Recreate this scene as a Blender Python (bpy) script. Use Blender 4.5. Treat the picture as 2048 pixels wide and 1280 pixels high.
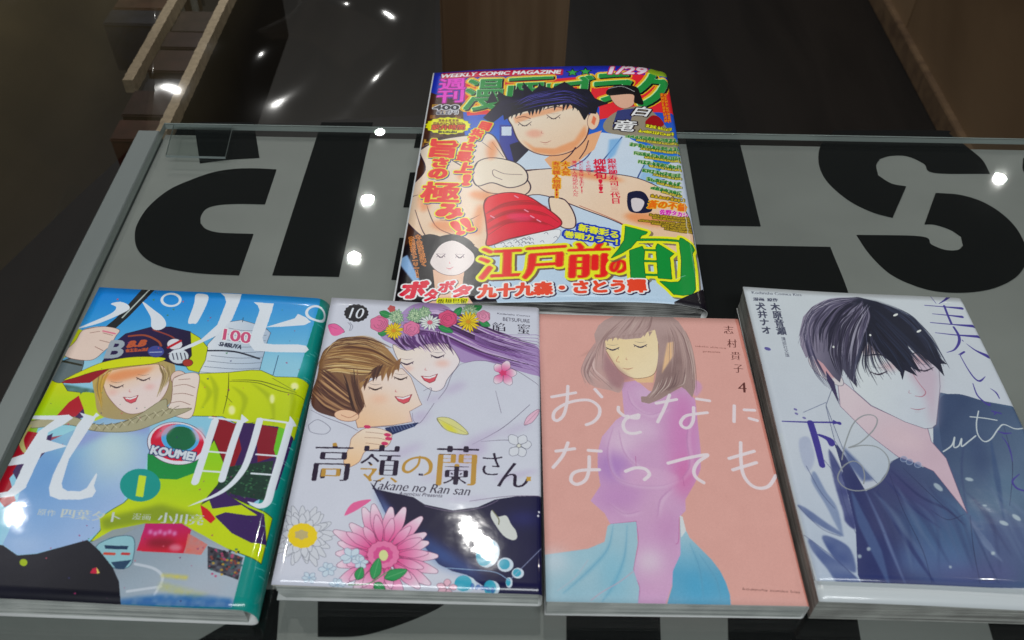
import bpy, bmesh, math, random
import numpy as np
from mathutils import Vector, Matrix

for o in list(bpy.data.objects):
    bpy.data.objects.remove(o)
S = bpy.context.scene
COL = S.collection
R = math.radians
random.seed(7)
RNG = np.random.default_rng(7)

# ------------------------------------------------------------------ camera
CAM_F, CAM_PITCH, CAM_ROLL, CAM_H = 1744.5, R(46.295), R(2.072), 0.3621
cam_d = bpy.data.cameras.new("camera")
cam_d.sensor_width = 36.0
cam_d.lens = CAM_F / 2048 * 36.0
cam_d.clip_start = 0.01
cam_d.clip_end = 50
cam = bpy.data.objects.new("camera", cam_d)
COL.objects.link(cam)
cam.matrix_world = (Matrix.Translation((0, 0, CAM_H)) @ Matrix.Rotation(math.pi / 2 - CAM_PITCH, 4, 'X')
                    @ Matrix.Rotation(CAM_ROLL, 4, 'Z'))
cam_d.dof.use_dof = True
cam_d.dof.focus_distance = 0.54
cam_d.dof.aperture_fstop = 15
S.camera = cam

# ------------------------------------------------------------------ world and lamps (a shop interior at night)
W = bpy.data.worlds.new("World")
S.world = W
W.use_nodes = True
W.node_tree.nodes["Background"].inputs[0].default_value = (0.60, 0.72, 0.78, 1)
W.node_tree.nodes["Background"].inputs[1].default_value = 0.02
S.view_settings.view_transform = 'Standard'
S.view_settings.look = 'None'
S.view_settings.exposure = 0
S.view_settings.gamma = 1


def ray(px, py):
    """direction in the world of the view through a point of the 2048x1280 photograph"""
    x, y = px - 1024, py - 640
    cr, sr = math.cos(CAM_ROLL), math.sin(CAM_ROLL)
    x, y = x * cr + y * sr, -x * sr + y * cr
    c, s = math.cos(CAM_PITCH), math.sin(CAM_PITCH)
    u = -y
    return Vector((x, CAM_F * c + u * s, -CAM_F * s + u * c)).normalized()


def on_z(px, py, z):
    d = ray(px, py)
    t = (z - CAM_H) / d.z
    return Vector((d.x * t, d.y * t, z))


def lamp_over(px, py, z, ceil, power, size=0.075, tint=(1.0, 0.99, 0.95), slope=(0, 0)):
    """ceiling downlight whose mirror image in the level surface z falls where the photo shows it"""
    d = ray(px, py)
    p = on_z(px, py, z)
    nv = Vector((-slope[0], -slope[1], 1)).normalized()
    m = d - 2 * d.dot(nv) * nv
    k = (ceil - z) / m.z
    ld = bpy.data.lights.new("ceiling_downlight", 'AREA')
    ld.shape = 'DISK'
    ld.size = size
    ld.energy = power
    ld.color = tint
    o = bpy.data.objects.new("ceiling_downlight", ld)
    o.location = (p.x + m.x * k, p.y + m.y * k, ceil)
    COL.objects.link(o)
    return o


LP = 11.0
lamp_over(735, 398, 0, 2.3, LP, 0.05)
lamp_over(708, 513, 0, 2.3, LP, 0.05)
lamp_over(2000, 355, 0, 2.3, LP, 0.05)
lamp_over(760, 264, 0, 2.3, LP * 0.5, 0.04)
lamp_over(932, 1080, 0.013, 2.3, LP * 0.8, 0.05, slope=(-.0295, .025))
lamp_over(20, 1040, 0.016, 2.3, LP * 1.0, 0.07, slope=(-.021, .003))
lamp_over(2030, 1126, 0.016, 2.3, LP * 0.7, 0.05, slope=(-.031, -.024))
# the fluorescent fitting behind the customer: soft main light from above
ld = bpy.data.lights.new("fluorescent_fitting", 'AREA')
ld.shape = 'RECTANGLE'
ld.size, ld.size_y = 2.2, 0.5
ld.energy = 46
ld.color = (0.93, 0.98, 1.0)
fl = bpy.data.objects.new("fluorescent_fitting", ld)
fl.location = (0.25, -1.3, 2.2)
fl.rotation_euler = (Vector((0.0, 0.35, 0)) - fl.location).to_track_quat('-Z', 'Y').to_euler()
COL.objects.link(fl)


# ------------------------------------------------------------------ materials
def new_mat(name):
    m = bpy.data.materials.new(name)
    m.use_nodes = True
    return m, m.node_tree.nodes, m.node_tree.links, m.node_tree.nodes["Principled BSDF"]


def plain(name, col, rough=0.6, spec=0.5, noise=0.0, scale=(40, 40, 40), col2=None, bump=0.0, metal=0.0, coat=0.0):
    m, N, L, b = new_mat(name)
    b.inputs['Roughness'].default_value = rough
    b.inputs['Specular IOR Level'].default_value = spec
    b.inputs['Metallic'].default_value = metal
    b.inputs['Coat Weight'].default_value = coat
    b.inputs['Base Color'].default_value = (*col, 1)
    if noise or col2 or bump:
        tc = N.new('ShaderNodeTexCoord')
        mp = N.new('ShaderNodeMapping')
        mp.inputs['Scale'].default_value = scale
        no = N.new('ShaderNodeTexNoise')
        no.inputs['Detail'].default_value = 6
        no.inputs['Scale'].default_value = 1
        L.new(tc.outputs['Object'], mp.inputs[0])
        L.new(mp.outputs[0], no.inputs['Vector'])
        rp = N.new('ShaderNodeValToRGB')
        c2 = col2 or tuple(c * (1 - noise) for c in col)
        rp.color_ramp.elements[0].color = (*c2, 1)
        rp.color_ramp.elements[1].color = (*col, 1)
        rp.color_ramp.elements[0].position = 0.35
        rp.color_ramp.elements[1].position = 0.65
        L.new(no.outputs['Fac'], rp.inputs[0])
        L.new(rp.outputs[0], b.inputs['Base Color'])
        if bump:
            bp = N.new('ShaderNodeBump')
            bp.inputs['Strength'].default_value = bump
            bp.inputs['Distance'].default_value = 0.001
            L.new(no.outputs['Fac'], bp.inputs['Height'])
            L.new(bp.outputs[0], b.inputs['Normal'])
    return m


def thin_clear(name, tint, refl=1.0, rough=0.0, haze=0.0, bump=0.0, hazecol=(0.5, 0.5, 0.4)):
    """clear sheet: looks through, mirrors by the Fresnel law"""
    m, N, L, b = new_mat(name)
    N.remove(b)
    out = [n for n in N if n.type == 'OUTPUT_MATERIAL'][0]
    tr = N.new('ShaderNodeBsdfTransparent')
    tr.inputs[0].default_value = (*tint, 1)
    gl = N.new('ShaderNodeBsdfGlossy')
    gl.inputs['Roughness'].default_value = rough
    gl.inputs[0].default_value = (1, 1, 1, 1)
    fr = N.new('ShaderNodeFresnel')
    # the same share is mirrored from either side of the thin sheet
    ge = N.new('ShaderNodeNewGeometry')
    io = N.new('ShaderNodeMapRange')
    io.inputs[3].default_value = 1.45
    io.inputs[4].default_value = 1 / 1.45
    L.new(ge.outputs['Backfacing'], io.inputs[0])
    L.new(io.outputs[0], fr.inputs[0])
    mu = N.new('ShaderNodeMath')
    mu.operation = 'MULTIPLY'
    mu.inputs[1].default_value = refl
    mx = N.new('ShaderNodeMixShader')
    L.new(fr.outputs[0], mu.inputs[0])
    L.new(mu.outputs[0], mx.inputs[0])
    L.new(tr.outputs[0], mx.inputs[1])
    L.new(gl.outputs[0], mx.inputs[2])
    last = mx
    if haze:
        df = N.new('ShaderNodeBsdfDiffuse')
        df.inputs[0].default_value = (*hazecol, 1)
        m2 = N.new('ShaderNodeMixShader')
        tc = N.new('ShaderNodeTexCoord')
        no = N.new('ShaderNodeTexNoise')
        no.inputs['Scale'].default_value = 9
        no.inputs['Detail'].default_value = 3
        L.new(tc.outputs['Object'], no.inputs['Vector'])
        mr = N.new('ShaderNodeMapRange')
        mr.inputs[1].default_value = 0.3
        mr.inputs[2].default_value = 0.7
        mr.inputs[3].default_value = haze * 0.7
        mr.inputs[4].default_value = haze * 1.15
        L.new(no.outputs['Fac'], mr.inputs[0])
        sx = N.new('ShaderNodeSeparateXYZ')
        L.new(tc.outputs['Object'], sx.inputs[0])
        mr2 = N.new('ShaderNodeMapRange')  # haze painted into the colour, denser leftwards, veiling what lies behind
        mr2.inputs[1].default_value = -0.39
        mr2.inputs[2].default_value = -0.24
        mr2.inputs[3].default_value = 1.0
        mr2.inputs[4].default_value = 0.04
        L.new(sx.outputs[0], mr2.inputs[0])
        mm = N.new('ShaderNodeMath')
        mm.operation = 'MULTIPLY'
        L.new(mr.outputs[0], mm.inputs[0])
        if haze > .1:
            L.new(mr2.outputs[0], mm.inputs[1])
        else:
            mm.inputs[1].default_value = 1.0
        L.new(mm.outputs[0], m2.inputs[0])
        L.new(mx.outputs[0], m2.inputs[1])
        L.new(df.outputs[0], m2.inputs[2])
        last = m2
    if bump:
        tc = N.new('ShaderNodeTexCoord')
        no = N.new('ShaderNodeTexNoise')
        no.inputs['Scale'].default_value = 6
        no.inputs['Distortion'].default_value = 1.0
        L.new(tc.outputs['Object'], no.inputs['Vector'])
        bp = N.new('ShaderNodeBump')
        bp.inputs['Strength'].default_value = bump
        bp.inputs['Distance'].default_value = 0.01
        L.new(no.outputs['Fac'], bp.inputs['Height'])
        L.new(bp.outputs[0], gl.inputs['Normal'])
    L.new(last.outputs[0], out.inputs[0])
    return m


def page_mat(name, c1, c2):
    """stacked paper edges: fine level lines, slightly wavy"""
    m, N, L, b = new_mat(name)
    b.inputs['Roughness'].default_value = 0.9
    b.inputs['Specular IOR Level'].default_value = 0.15
    tc = N.new('ShaderNodeTexCoord')
    mp = N.new('ShaderNodeMapping')
    mp.inputs['Scale'].default_value = (7, 7, 2300)
    no = N.new('ShaderNodeTexNoise')
    no.inputs['Scale'].default_value = 1
    no.inputs['Detail'].default_value = 3
    L.new(tc.outputs['Object'], mp.inputs[0])
    L.new(mp.outputs[0], no.inputs['Vector'])
    n2 = N.new('ShaderNodeTexNoise')
    n2.inputs['Scale'].default_value = 60
    L.new(tc.outputs['Object'], n2.inputs['Vector'])
    ad = N.new('ShaderNodeMath')
    ad.operation = 'MULTIPLY_ADD'
    ad.inputs[1].default_value = 0.35
    L.new(n2.outputs['Fac'], ad.inputs[0])
    L.new(no.outputs['Fac'], ad.inputs[2])
    rp = N.new('ShaderNodeValToRGB')
    rp.color_ramp.elements[0].position = 0.56
    rp.color_ramp.elements[1].position = 0.80
    rp.color_ramp.elements[0].color = (*c2, 1)
    rp.color_ramp.elements[1].color = (*c1, 1)
    L.new(ad.outputs[0], rp.inputs[0])
    L.new(rp.outputs[0], b.inputs['Base Color'])
    bp = N.new('ShaderNodeBump')
    bp.inputs['Strength'].default_value = 0.35
    bp.inputs['Distance'].default_value = 0.0004
    L.new(no.outputs['Fac'], bp.inputs['Height'])
    L.new(bp.outputs[0], b.inputs['Normal'])
    return m


def wood_mat(name, c1, c2, rough=0.5, scale=(60, 60, 2.2)):
    m, N, L, b = new_mat(name)
    b.inputs['Roughness'].default_value = rough
    tc = N.new('ShaderNodeTexCoord')
    mp = N.new('ShaderNodeMapping')
    mp.inputs['Scale'].default_value = scale
    no = N.new('ShaderNodeTexNoise')
    no.inputs['Scale'].default_value = 1
    no.inputs['Detail'].default_value = 5
    no.inputs['Distortion'].default_value = 0.6
    L.new(tc.outputs['Object'], mp.inputs[0])
    L.new(mp.outputs[0], no.inputs['Vector'])
    rp = N.new('ShaderNodeValToRGB')
    rp.color_ramp.elements[0].color = (*c2, 1)
    rp.color_ramp.elements[1].color = (*c1, 1)
    rp.color_ramp.elements[0].position = 0.4
    rp.color_ramp.elements[1].position = 0.6
    L.new(no.outputs['Fac'], rp.inputs[0])
    L.new(rp.outputs[0], b.inputs['Base Color'])
    return m


def print_mat(name, img, rough, coat, coat_rough, bump, bscale):
    """printed paper: the ink is the picture painted below, the gloss a laminate with faint ripples"""
    m, N, L, b = new_mat(name)
    uv = N.new('ShaderNodeUVMap')
    im = N.new('ShaderNodeTexImage')
    im.image = img
    im.extension = 'EXTEND'
    L.new(uv.outputs[0], im.inputs[0])
    L.new(im.outputs[0], b.inputs['Base Color'])
    b.inputs['Roughness'].default_value = rough
    b.inputs['Specular IOR Level'].default_value = 0.22
    b.inputs['Coat Weight'].default_value = coat
    b.inputs['Coat Roughness'].default_value = coat_rough
    tc = N.new('ShaderNodeTexCoord')
    no = N.new('ShaderNodeTexNoise')
    no.inputs['Scale'].default_value = bscale
    no.inputs['Detail'].default_value = 3
    L.new(tc.outputs['Object'], no.inputs['Vector'])
    n2 = N.new('ShaderNodeTexNoise')
    n2.inputs['Scale'].default_value = bscale * 8
    n2.inputs['Detail'].default_value = 2
    L.new(tc.outputs['Object'], n2.inputs['Vector'])
    bp = N.new('ShaderNodeBump')
    bp.inputs['Strength'].default_value = bump
    bp.inputs['Distance'].default_value = 0.002
    L.new(no.outputs['Fac'], bp.inputs['Height'])
    b2 = N.new('ShaderNodeBump')
    b2.inputs['Strength'].default_value = bump * 0.5
    b2.inputs['Distance'].default_value = 0.0003
    L.new(n2.outputs['Fac'], b2.inputs['Height'])
    L.new(bp.outputs[0], b2.inputs['Normal'])
    L.new(b2.outputs[0], b.inputs['Normal'])
    L.new(b2.outputs[0], b.inputs['Coat Normal'])
    return m


# ------------------------------------------------------------------ object helpers
def mesh_obj(name, verts, faces, mat, parent=None, uvs=None, smooth=False):
    me = bpy.data.meshes.new(name)
    me.from_pydata([tuple(v) for v in verts], [], faces)
    if uvs is not None:
        ul = me.uv_layers.new(name="UVMap")
        idx = np.empty(len(me.loops), dtype=np.int32)
        me.loops.foreach_get("vertex_index", idx)
        ul.data.foreach_set("uv", np.asarray(uvs, dtype=np.float32)[idx].ravel())
    for mm in (mat if isinstance(mat, (list, tuple)) else [mat]):
        me.materials.append(mm)
    if smooth:
        me.polygons.foreach_set("use_smooth", [True] * len(me.polygons))
    me.update()
    o = bpy.data.objects.new(name, me)
    COL.objects.link(o)
    if parent:
        o.parent = parent
    return o


def bev_box(name, size, loc, mat, parent=None, bev=0.001, rot=0.0):
    bm = bmesh.new()
    bmesh.ops.create_cube(bm, size=1)
    bmesh.ops.scale(bm, vec=size, verts=bm.verts)
    if bev:
        bmesh.ops.bevel(bm, geom=list(bm.edges), offset=bev, segments=2, affect='EDGES')
    me = bpy.data.meshes.new(name)
    bm.to_mesh(me)
    bm.free()
    me.materials.append(mat)
    o = bpy.data.objects.new(name, me)
    o.location = loc
    o.rotation_euler.z = rot
    COL.objects.link(o)
    if parent:
        o.parent = parent
    return o


def prism(name, pts, z0, z1, mat, parent=None, bev=0.0):
    """flat outline given a thickness"""
    bm = bmesh.new()
    vs = [bm.verts.new((p[0], p[1], z0)) for p in pts]
    f = bm.faces.new(vs)
    if f.normal.z > 0:
        f.normal_flip()
    f.normal_update()
    r = bmesh.ops.extrude_face_region(bm, geom=[f])
    bmesh.ops.translate(bm, vec=(0, 0, z1 - z0), verts=[g for g in r['geom'] if isinstance(g, bmesh.types.BMVert)])
    bmesh.ops.recalc_face_normals(bm, faces=bm.faces)
    if bev:
        bmesh.ops.bevel(bm, geom=list(bm.edges), offset=bev, segments=1, affect='EDGES')
    me = bpy.data.meshes.new(name)
    bm.to_mesh(me)
    bm.free()
    me.materials.append(mat)
    o = bpy.data.objects.new(name, me)
    COL.objects.link(o)
    if parent:
        o.parent = parent
    return o


def empty(name, loc, label, cat, rot=0.0, group=None):
    o = bpy.data.objects.new(name, None)
    o.empty_display_size = 0.02
    o.location = loc
    o.rotation_euler.z = rot
    COL.objects.link(o)
    tag(o, label, cat, group)
    return o


def tag(o, label, cat, group=None):
    o["label"] = label
    o["category"] = cat
    if group:
        o["group"] = group


def smooth_pts(P, closed, k=8):
    """Catmull-Rom through the points"""
    P = np.asarray(P, float)
    n = len(P)
    if n < 3:
        return P
    out = []
    rng = range(n) if closed else range(n - 1)
    t = np.linspace(0, 1, k, endpoint=False)[:, None]
    for i in rng:
        if closed:
            a, b, c, d = P[(i - 1) % n], P[i], P[(i + 1) % n], P[(i + 2) % n]
        else:
            a, b, c, d = P[max(i - 1, 0)], P[i], P[i + 1], P[min(i + 2, n - 1)]
        out.append(0.5 * ((2 * b) + (c - a) * t + (2 * a - 5 * b + 4 * c - d) * t ** 2 + (3 * b - a - 3 * c + d) * t ** 3))
    if not closed:
        out.append(P[-1:])
    return np.concatenate(out)


# ------------------------------------------------------------------ a small painter for the printed covers
GLYPHS = {}
GRES = 200


def fill_even_odd(E, w, h):
    """E: edges (n,4) x0 y0 x1 y1 in pixels -> boolean mask, even-odd rule"""
    par = np.zeros((h, w + 1), np.int32)
    if len(E) == 0:
        return par[:, :w] > 0
    x0, y0, x1, y1 = E[:, 0], E[:, 1], E[:, 2], E[:, 3]
    sw = y0 > y1
    x0, x1 = np.where(sw, x1, x0), np.where(sw, x0, x1)
    y0, y1 = np.where(sw, y1, y0), np.where(sw, y0, y1)
    r0 = np.clip(np.ceil(y0 - 0.5), 0, h).astype(int)
    r1 = np.clip(np.ceil(y1 - 0.5), 0, h).astype(int)
    cnt = r1 - r0
    k = cnt > 0
    if not k.any():
        return par[:, :w] > 0
    x0, y0, x1, y1, r0, cnt = x0[k], y0[k], x1[k], y1[k], r0[k], cnt[k]
    idx = np.repeat(np.arange(len(cnt)), cnt)
    off = np.arange(cnt.sum()) - np.repeat(np.cumsum(cnt) - cnt, cnt)
    rows = r0[idx] + off
    xs = x0[idx] + (rows + 0.5 - y0[idx]) * (x1[idx] - x0[idx]) / (y1[idx] - y0[idx])
    cols = np.clip(np.ceil(xs - 0.5), 0, w).astype(int)
    np.add.at(par, (rows, cols), 1)
    return (np.cumsum(par, axis=1)[:, :w] & 1) > 0


def dilate(m, r, ry=None):
    """grow a mask by an ellipse"""
    ry = r if ry is None else ry
    if r < 0.5 and ry < 0.5:
        return m
    h, w = m.shape
    out = m.copy()
    cs = np.concatenate([np.zeros((h, 1), np.int32), np.cumsum(m, axis=1, dtype=np.int32)], axis=1)
    q = int(math.ceil(ry))
    for dy in range(-q, q + 1):
        t = 1 - (dy / max(ry, 0.5)) ** 2
        if t < 0:
            continue
        hw = int(round(r * math.sqrt(t)))
        a = np.clip(np.arange(w) - hw, 0, w)
        b = np.clip(np.arange(w) + hw + 1, 0, w)
        row = (cs[:, b] - cs[:, a]) > 0
        if dy >= 0:
            out[dy:] |= row[:h - dy]
        else:
            out[:dy] |= row[-dy:]
    return out


def blur(a, r):
    r = int(r)
    if r < 1:
        return a
    for _ in range(2):
        for ax in (0, 1):
            p = np.concatenate([np.repeat(a.take([0], ax), r + 1, ax), a, np.repeat(a.take([-1], ax), r, ax)], ax)
            c = np.cumsum(p, axis=ax)
            n = a.shape[ax]
            a = (c.take(range(2 * r + 1, 2 * r + 1 + n), ax) - c.take(range(0, n), ax)) / (2 * r + 1)
    return a


def glyph(s, mincho=0, slant=0):
    """mask of a string at GRES pixels per em, with its tight box and its em metrics"""
    key = (s, mincho, slant)
    if key in GLYPHS:
        return GLYPHS[key]
    c = bpy.data.curves.new('t', 'FONT')
    c.body = s
    c.resolution_u = 3
    o = bpy.data.objects.new('t', c)
    COL.objects.link(o)
    bpy.context.view_layer.update()
    me = o.to_mesh()
    v = np.empty(len(me.vertices) * 3, np.float32)
    me.vertices.foreach_get('co', v)
    v = v.reshape(-1, 3)[:, :2].astype(float)
    cnt = {}
    for p in me.polygons:
        vs = list(p.vertices)
        for a, b in zip(vs, vs[1:] + vs[:1]):
            k = (min(a, b), max(a, b))
            cnt[k] = cnt.get(k, 0) + 1
    E = np.array([k for k, n in cnt.items() if n == 1], dtype=int).reshape(-1, 2)
    o.to_mesh_clear()
    bpy.data.objects.remove(o)
    bpy.data.curves.remove(c)
    v[:, 0] += slant * v[:, 1]
    pad = 0.12
    x0 = v[:, 0].min() - pad if len(v) else 0
    w = int(((v[:, 0].max() if len(v) else 0) + pad - x0) * GRES) + 1
    h = int(1.5 * GRES)
    P = np.stack([(v[:, 0] - x0) * GRES, (1.15 - v[:, 1]) * GRES], 1)
    m = fill_even_odd(np.concatenate([P[E[:, 0]], P[E[:, 1]]], 1), w, h)
    if mincho:
        k = int(mincho * 1.7)
        e = m.copy()
        for d in range(1, k + 1):
            e[:-d] &= m[d:]
            e[d:] &= m[:-d]
        e = dilate(e, k * 0.55, 0)
        # keep thin what the erosion would lose
        t = m.copy()
        for d in range(1, 4):
            t[:-d] &= m[d:]
            t[d:] &= m[:-d]
        m = e | t
    ys, xs = np.nonzero(m)
    box = (xs.min(), ys.min(), xs.max() + 1, ys.max() + 1) if len(xs) else (0, 0, w, h)
    GLYPHS[key] = (m, box, -x0 * GRES)
    return GLYPHS[key]


def srgb(c):
    return np.array(c[:3], float) / 255.0


class Cover:
    """canvas of one printed jacket. Points are given as read off the photograph (through a zoom view) and laid
    flat on the jacket: the canvas is w x h millimetres, seen square on, plus a strip that turns over the spine."""

    def __init__(s, cx, cy, yaw, w, h, z, res, extra=22, bg=(200, 200, 200), zf=None):
        s.zf = zf
        s.cx, s.cy, s.yaw, s.w, s.h, s.z, s.res = cx, cy, yaw, w, h, z, res
        s.W, s.H = int((w + extra) * res), int(h * res)
        s.a = np.ones((s.H, s.W, 3)) * srgb(bg)
        s.view(0, 0, 1)
        s.grain = None
        s.noise_cache = {}
        s.clipm = None

    def view(s, ox, oy, k):
        s.ox, s.oy, s.k = ox, oy, k

    def P(s, pts):
        """zoomed photo point -> canvas pixel"""
        out = []
        for p in pts:
            z = s.z
            c, n = math.cos(s.yaw), math.sin(s.yaw)
            for it in range(4 if s.zf else 1):
                q = on_z(s.ox + p[0] / s.k, s.oy + p[1] / s.k, z)
                dx, dy = q.x * 1000 - s.cx, q.y * 1000 - s.cy
                u, v = dx * c + dy * n + s.w / 2, s.h / 2 + (-dx * n + dy * c)
                if s.zf:
                    z = z * .3 + .7 * s.zf(min(max(u, 0), s.w), min(max(v, 0), s.h))
            out.append((u * s.res, (s.h - v) * s.res))
        return np.array(out)

    def noise(s, cell, seed=0):
        key = (cell, seed)
        if key not in s.noise_cache:
            g = np.random.default_rng(seed + 11)
            nh, nw = s.H // cell + 3, s.W // cell + 3
            r = g.random((nh, nw))
            ys, xs = np.arange(s.H) / cell, np.arange(s.W) / cell
            yi, xi = ys.astype(int), xs.astype(int)
            fy, fx = (ys - yi)[:, None], (xs - xi)[None]
            fy, fx = fy * fy * (3 - 2 * fy), fx * fx * (3 - 2 * fx)
            s.noise_cache[key] = (r[yi][:, xi] * (1 - fy) * (1 - fx) + r[yi + 1][:, xi] * fy * (1 - fx)
                                  + r[yi][:, xi + 1] * (1 - fy) * fx + r[yi + 1][:, xi + 1] * fy * fx)
        return s.noise_cache[key]

    def paint(s, m, x0, y0, col, a=1.0):
        """blend colour through mask m placed at x0,y0"""
        h, w = m.shape
        X0, Y0, X1, Y1 = max(x0, 0), max(y0, 0), min(x0 + w, s.W), min(y0 + h, s.H)
        if X1 <= X0 or Y1 <= Y0:
            return
        mm = m[Y0 - y0:Y1 - y0, X0 - x0:X1 - x0].astype(float) * a
        if s.clipm is not None:
            mm = mm * s.clipm[Y0:Y1, X0:X1]
        sub = s.a[Y0:Y1, X0:X1]
        if isinstance(col, tuple) and len(col) == 4 and hasattr(col[0], '__len__'):
            A, B = s.P([col[2], col[3]])
            d = B - A
            yy, xx = np.mgrid[Y0:Y1, X0:X1]
            t = np.clip(((xx - A[0]) * d[0] + (yy - A[1]) * d[1]) / (d @ d), 0, 1)[..., None]
            c = srgb(col[0]) * (1 - t) + srgb(col[1]) * t
        else:
            c = srgb(col)
        s.a[Y0:Y1, X0:X1] = sub * (1 - mm[..., None]) + c * mm[..., None]

    def mask(s, pts, smooth=False, rough=0):
        P = s.P(pts)
        if smooth:
            P = smooth_pts(P, True)
        if rough:
            P = P + RNG.normal(0, rough, P.shape)
        x0, y0 = np.floor(P.min(0)).astype(int) - 2
        x1, y1 = np.ceil(P.max(0)).astype(int) + 2
        x0, y0, x1, y1 = max(x0, -400), max(y0, -400), min(x1, s.W + 400), min(y1, s.H + 400)
        Q = P - (x0, y0)
        # edges left of the window still count for parity
        Q[:, 0] = np.clip(Q[:, 0], 0, None)
        return fill_even_odd(np.concatenate([Q, np.roll(Q, -1, 0)], 1), max(x1 - x0, 1), max(y1 - y0, 1)), x0, y0

    def poly(s, pts, col, a=1.0, smooth=False, soft=0, water=0, edge=None, ew=0.25, cell=60, seed=0):
        m, x0, y0 = s.mask(pts, smooth)
        if soft or water:
            pad = int(soft * 2 + 2)
            m = np.pad(m, pad).astype(float)
            x0, y0 = x0 - pad, y0 - pad
            if soft:
                m = blur(m, soft)
        if water:
            h, w = m.shape
            X0, Y0, X1, Y1 = max(x0, 0), max(y0, 0), min(x0 + w, s.W), min(y0 + h, s.H)
            if X1 > X0 and Y1 > Y0:
                m[Y0 - y0:Y1 - y0, X0 - x0:X1 - x0] *= 1 - water * s.noise(cell, seed)[Y0:Y1, X0:X1]
        s.paint(m, x0, y0, col, a)
        if edge is not None:
            s.line(list(pts) + [pts[0]] + ([pts[1]] if smooth else []), ew, edge, smooth=smooth)

    def line(s, pts, wid, col, a=1.0, smooth=True, mm=True, soft=0):
        """stroke; wid in mm (one number or one per point)"""
        P = s.P(pts)
        n = len(P)
        wd = np.full(n, float(wid)) if np.isscalar(wid) else np.interp(np.linspace(0, 1, n), np.linspace(0, 1, len(wid)), wid)
        if smooth and n > 2:
            k = 6
            Q = smooth_pts(P, False, k)
            wd = np.interp(np.linspace(0, n - 1, len(Q)), np.arange(n), wd)
            P = Q
        rr = np.maximum(wd * s.res / 2, 0.45)
        x0, y0 = np.floor((P - rr[:, None]).min(0)).astype(int) - 2
        x1, y1 = np.ceil((P + rr[:, None]).max(0)).astype(int) + 3
        x0, y0, x1, y1 = max(x0, -50), max(y0, -50), min(x1, s.W + 50), min(y1, s.H + 50)
        if x1 <= x0 or y1 <= y0:
            return
        m = np.zeros((y1 - y0, x1 - x0), np.float32)
        for i in range(len(P) - 1):
            A, B, ra, rb = P[i], P[i + 1], rr[i], rr[i + 1]
            R2 = max(ra, rb) + 1.5
            bx0, by0 = int(max(min(A[0], B[0]) - R2, x0)), int(max(min(A[1], B[1]) - R2, y0))
            bx1, by1 = int(min(max(A[0], B[0]) + R2 + 1, x1)), int(min(max(A[1], B[1]) + R2 + 1, y1))
            if bx1 <= bx0 or by1 <= by0:
                continue
            yy, xx = np.mgrid[by0:by1, bx0:bx1]
            d = B - A
            L2 = max(d @ d, 1e-6)
            t = np.clip(((xx - A[0]) * d[0] + (yy - A[1]) * d[1]) / L2, 0, 1)
            ds = np.hypot(xx - A[0] - t * d[0], yy - A[1] - t * d[1])
            c = np.clip(ra + (rb - ra) * t - ds + 0.5, 0, 1)
            sub = m[by0 - y0:by1 - y0, bx0 - x0:bx1 - x0]
            np.maximum(sub, c, out=sub)
        if soft:
            m = blur(np.pad(m, soft * 2), soft)
            x0, y0 = x0 - soft * 2, y0 - soft * 2
        s.paint(m, x0, y0, col, a)

    def oval(s, c, rx, ry, col, a=1.0, rot=0, n=28, scal=0, **kw):
        pts = []
        for i in range(n):
            t = 2 * math.pi * i / n
            f = 1 + (scal * (1 if i % 2 else -1))
            x, y = rx * f * math.cos(t), ry * f * math.sin(t)
            pts.append((c[0] + x * math.cos(rot) - y * math.sin(rot), c[1] + x * math.sin(rot) + y * math.cos(rot)))
        s.poly(pts, col, a, smooth=True, **kw)

    def strands(s, A, B, n, cols, wid, jit=0.03, a=0.8, lo=0.0, hi=1.0, rnd=None):
        """n strands between guide curves A and B (same number of points)"""
        rn = random.Random(rnd if rnd is not None else n)
        A, B = np.array(A, float), np.array(B, float)
        span = np.linalg.norm(A - B, axis=1).max()
        for i in range(n):
            t = rn.random()
            P = A * (1 - t) + B * t + np.array([[rn.uniform(-1, 1), rn.uniform(-1, 1)] for _ in A]) * jit * span
            k0 = lo + rn.random() * 0.3 * (hi - lo)
            k1 = hi - rn.random() * 0.3 * (hi - lo)
            m = len(P) - 1
            tt = np.linspace(k0, k1, 5) * m
            Q = np.stack([np.interp(tt, range(m + 1), P[:, 0]), np.interp(tt, range(m + 1), P[:, 1])], 1)
            w = wid * rn.uniform(0.5, 1.4)
            s.line(Q, [w * 0.1, w, w * 1.1, w * 0.8, w * 0.1], rn.choice(cols), a)

    def put(s, g, quad_src, TL, TR, BL, fill, outs=(), bold=0.0, rough=0):
        """place glyph mask g: its box quad_src maps to the parallelogram TL TR BL (canvas pixels)"""
        m, _, _ = g
        bx0, by0, bx1, by1 = quad_src
        ux, uy = (TR - TL) / (bx1 - bx0), (BL - TL) / (by1 - by0)
        M = np.array([ux, uy]).T
        inv = np.linalg.inv(M)
        pad = int(max([bold] + [o[0] for o in outs] + [0]) * s.res + max([abs(v) for o in outs if len(o) > 2 for v in o[2]] + [0]) * s.res) + 3
        H, Wd = m.shape
        cor = np.array([TL + M @ np.array([x - bx0, y - by0]) for x in (0, Wd) for y in (0, H)])
        lo_x, lo_y = np.minimum(np.minimum(TL, TR), np.minimum(BL, TR + BL - TL))
        hi_x, hi_y = np.maximum(np.maximum(TL, TR), np.maximum(BL, TR + BL - TL))
        x0, y0 = int(max(cor[:, 0].min(), lo_x - 20)) - pad, int(max(cor[:, 1].min(), lo_y - 20)) - pad
        x1, y1 = int(min(cor[:, 0].max(), hi_x + 20)) + pad, int(min(cor[:, 1].max(), hi_y + 20)) + pad
        yy, xx = np.mgrid[y0:y1, x0:x1]
        dx, dy = xx + 0.5 - TL[0], yy + 0.5 - TL[1]
        gx = (inv[0, 0] * dx + inv[0, 1] * dy + bx0).astype(int)
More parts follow.
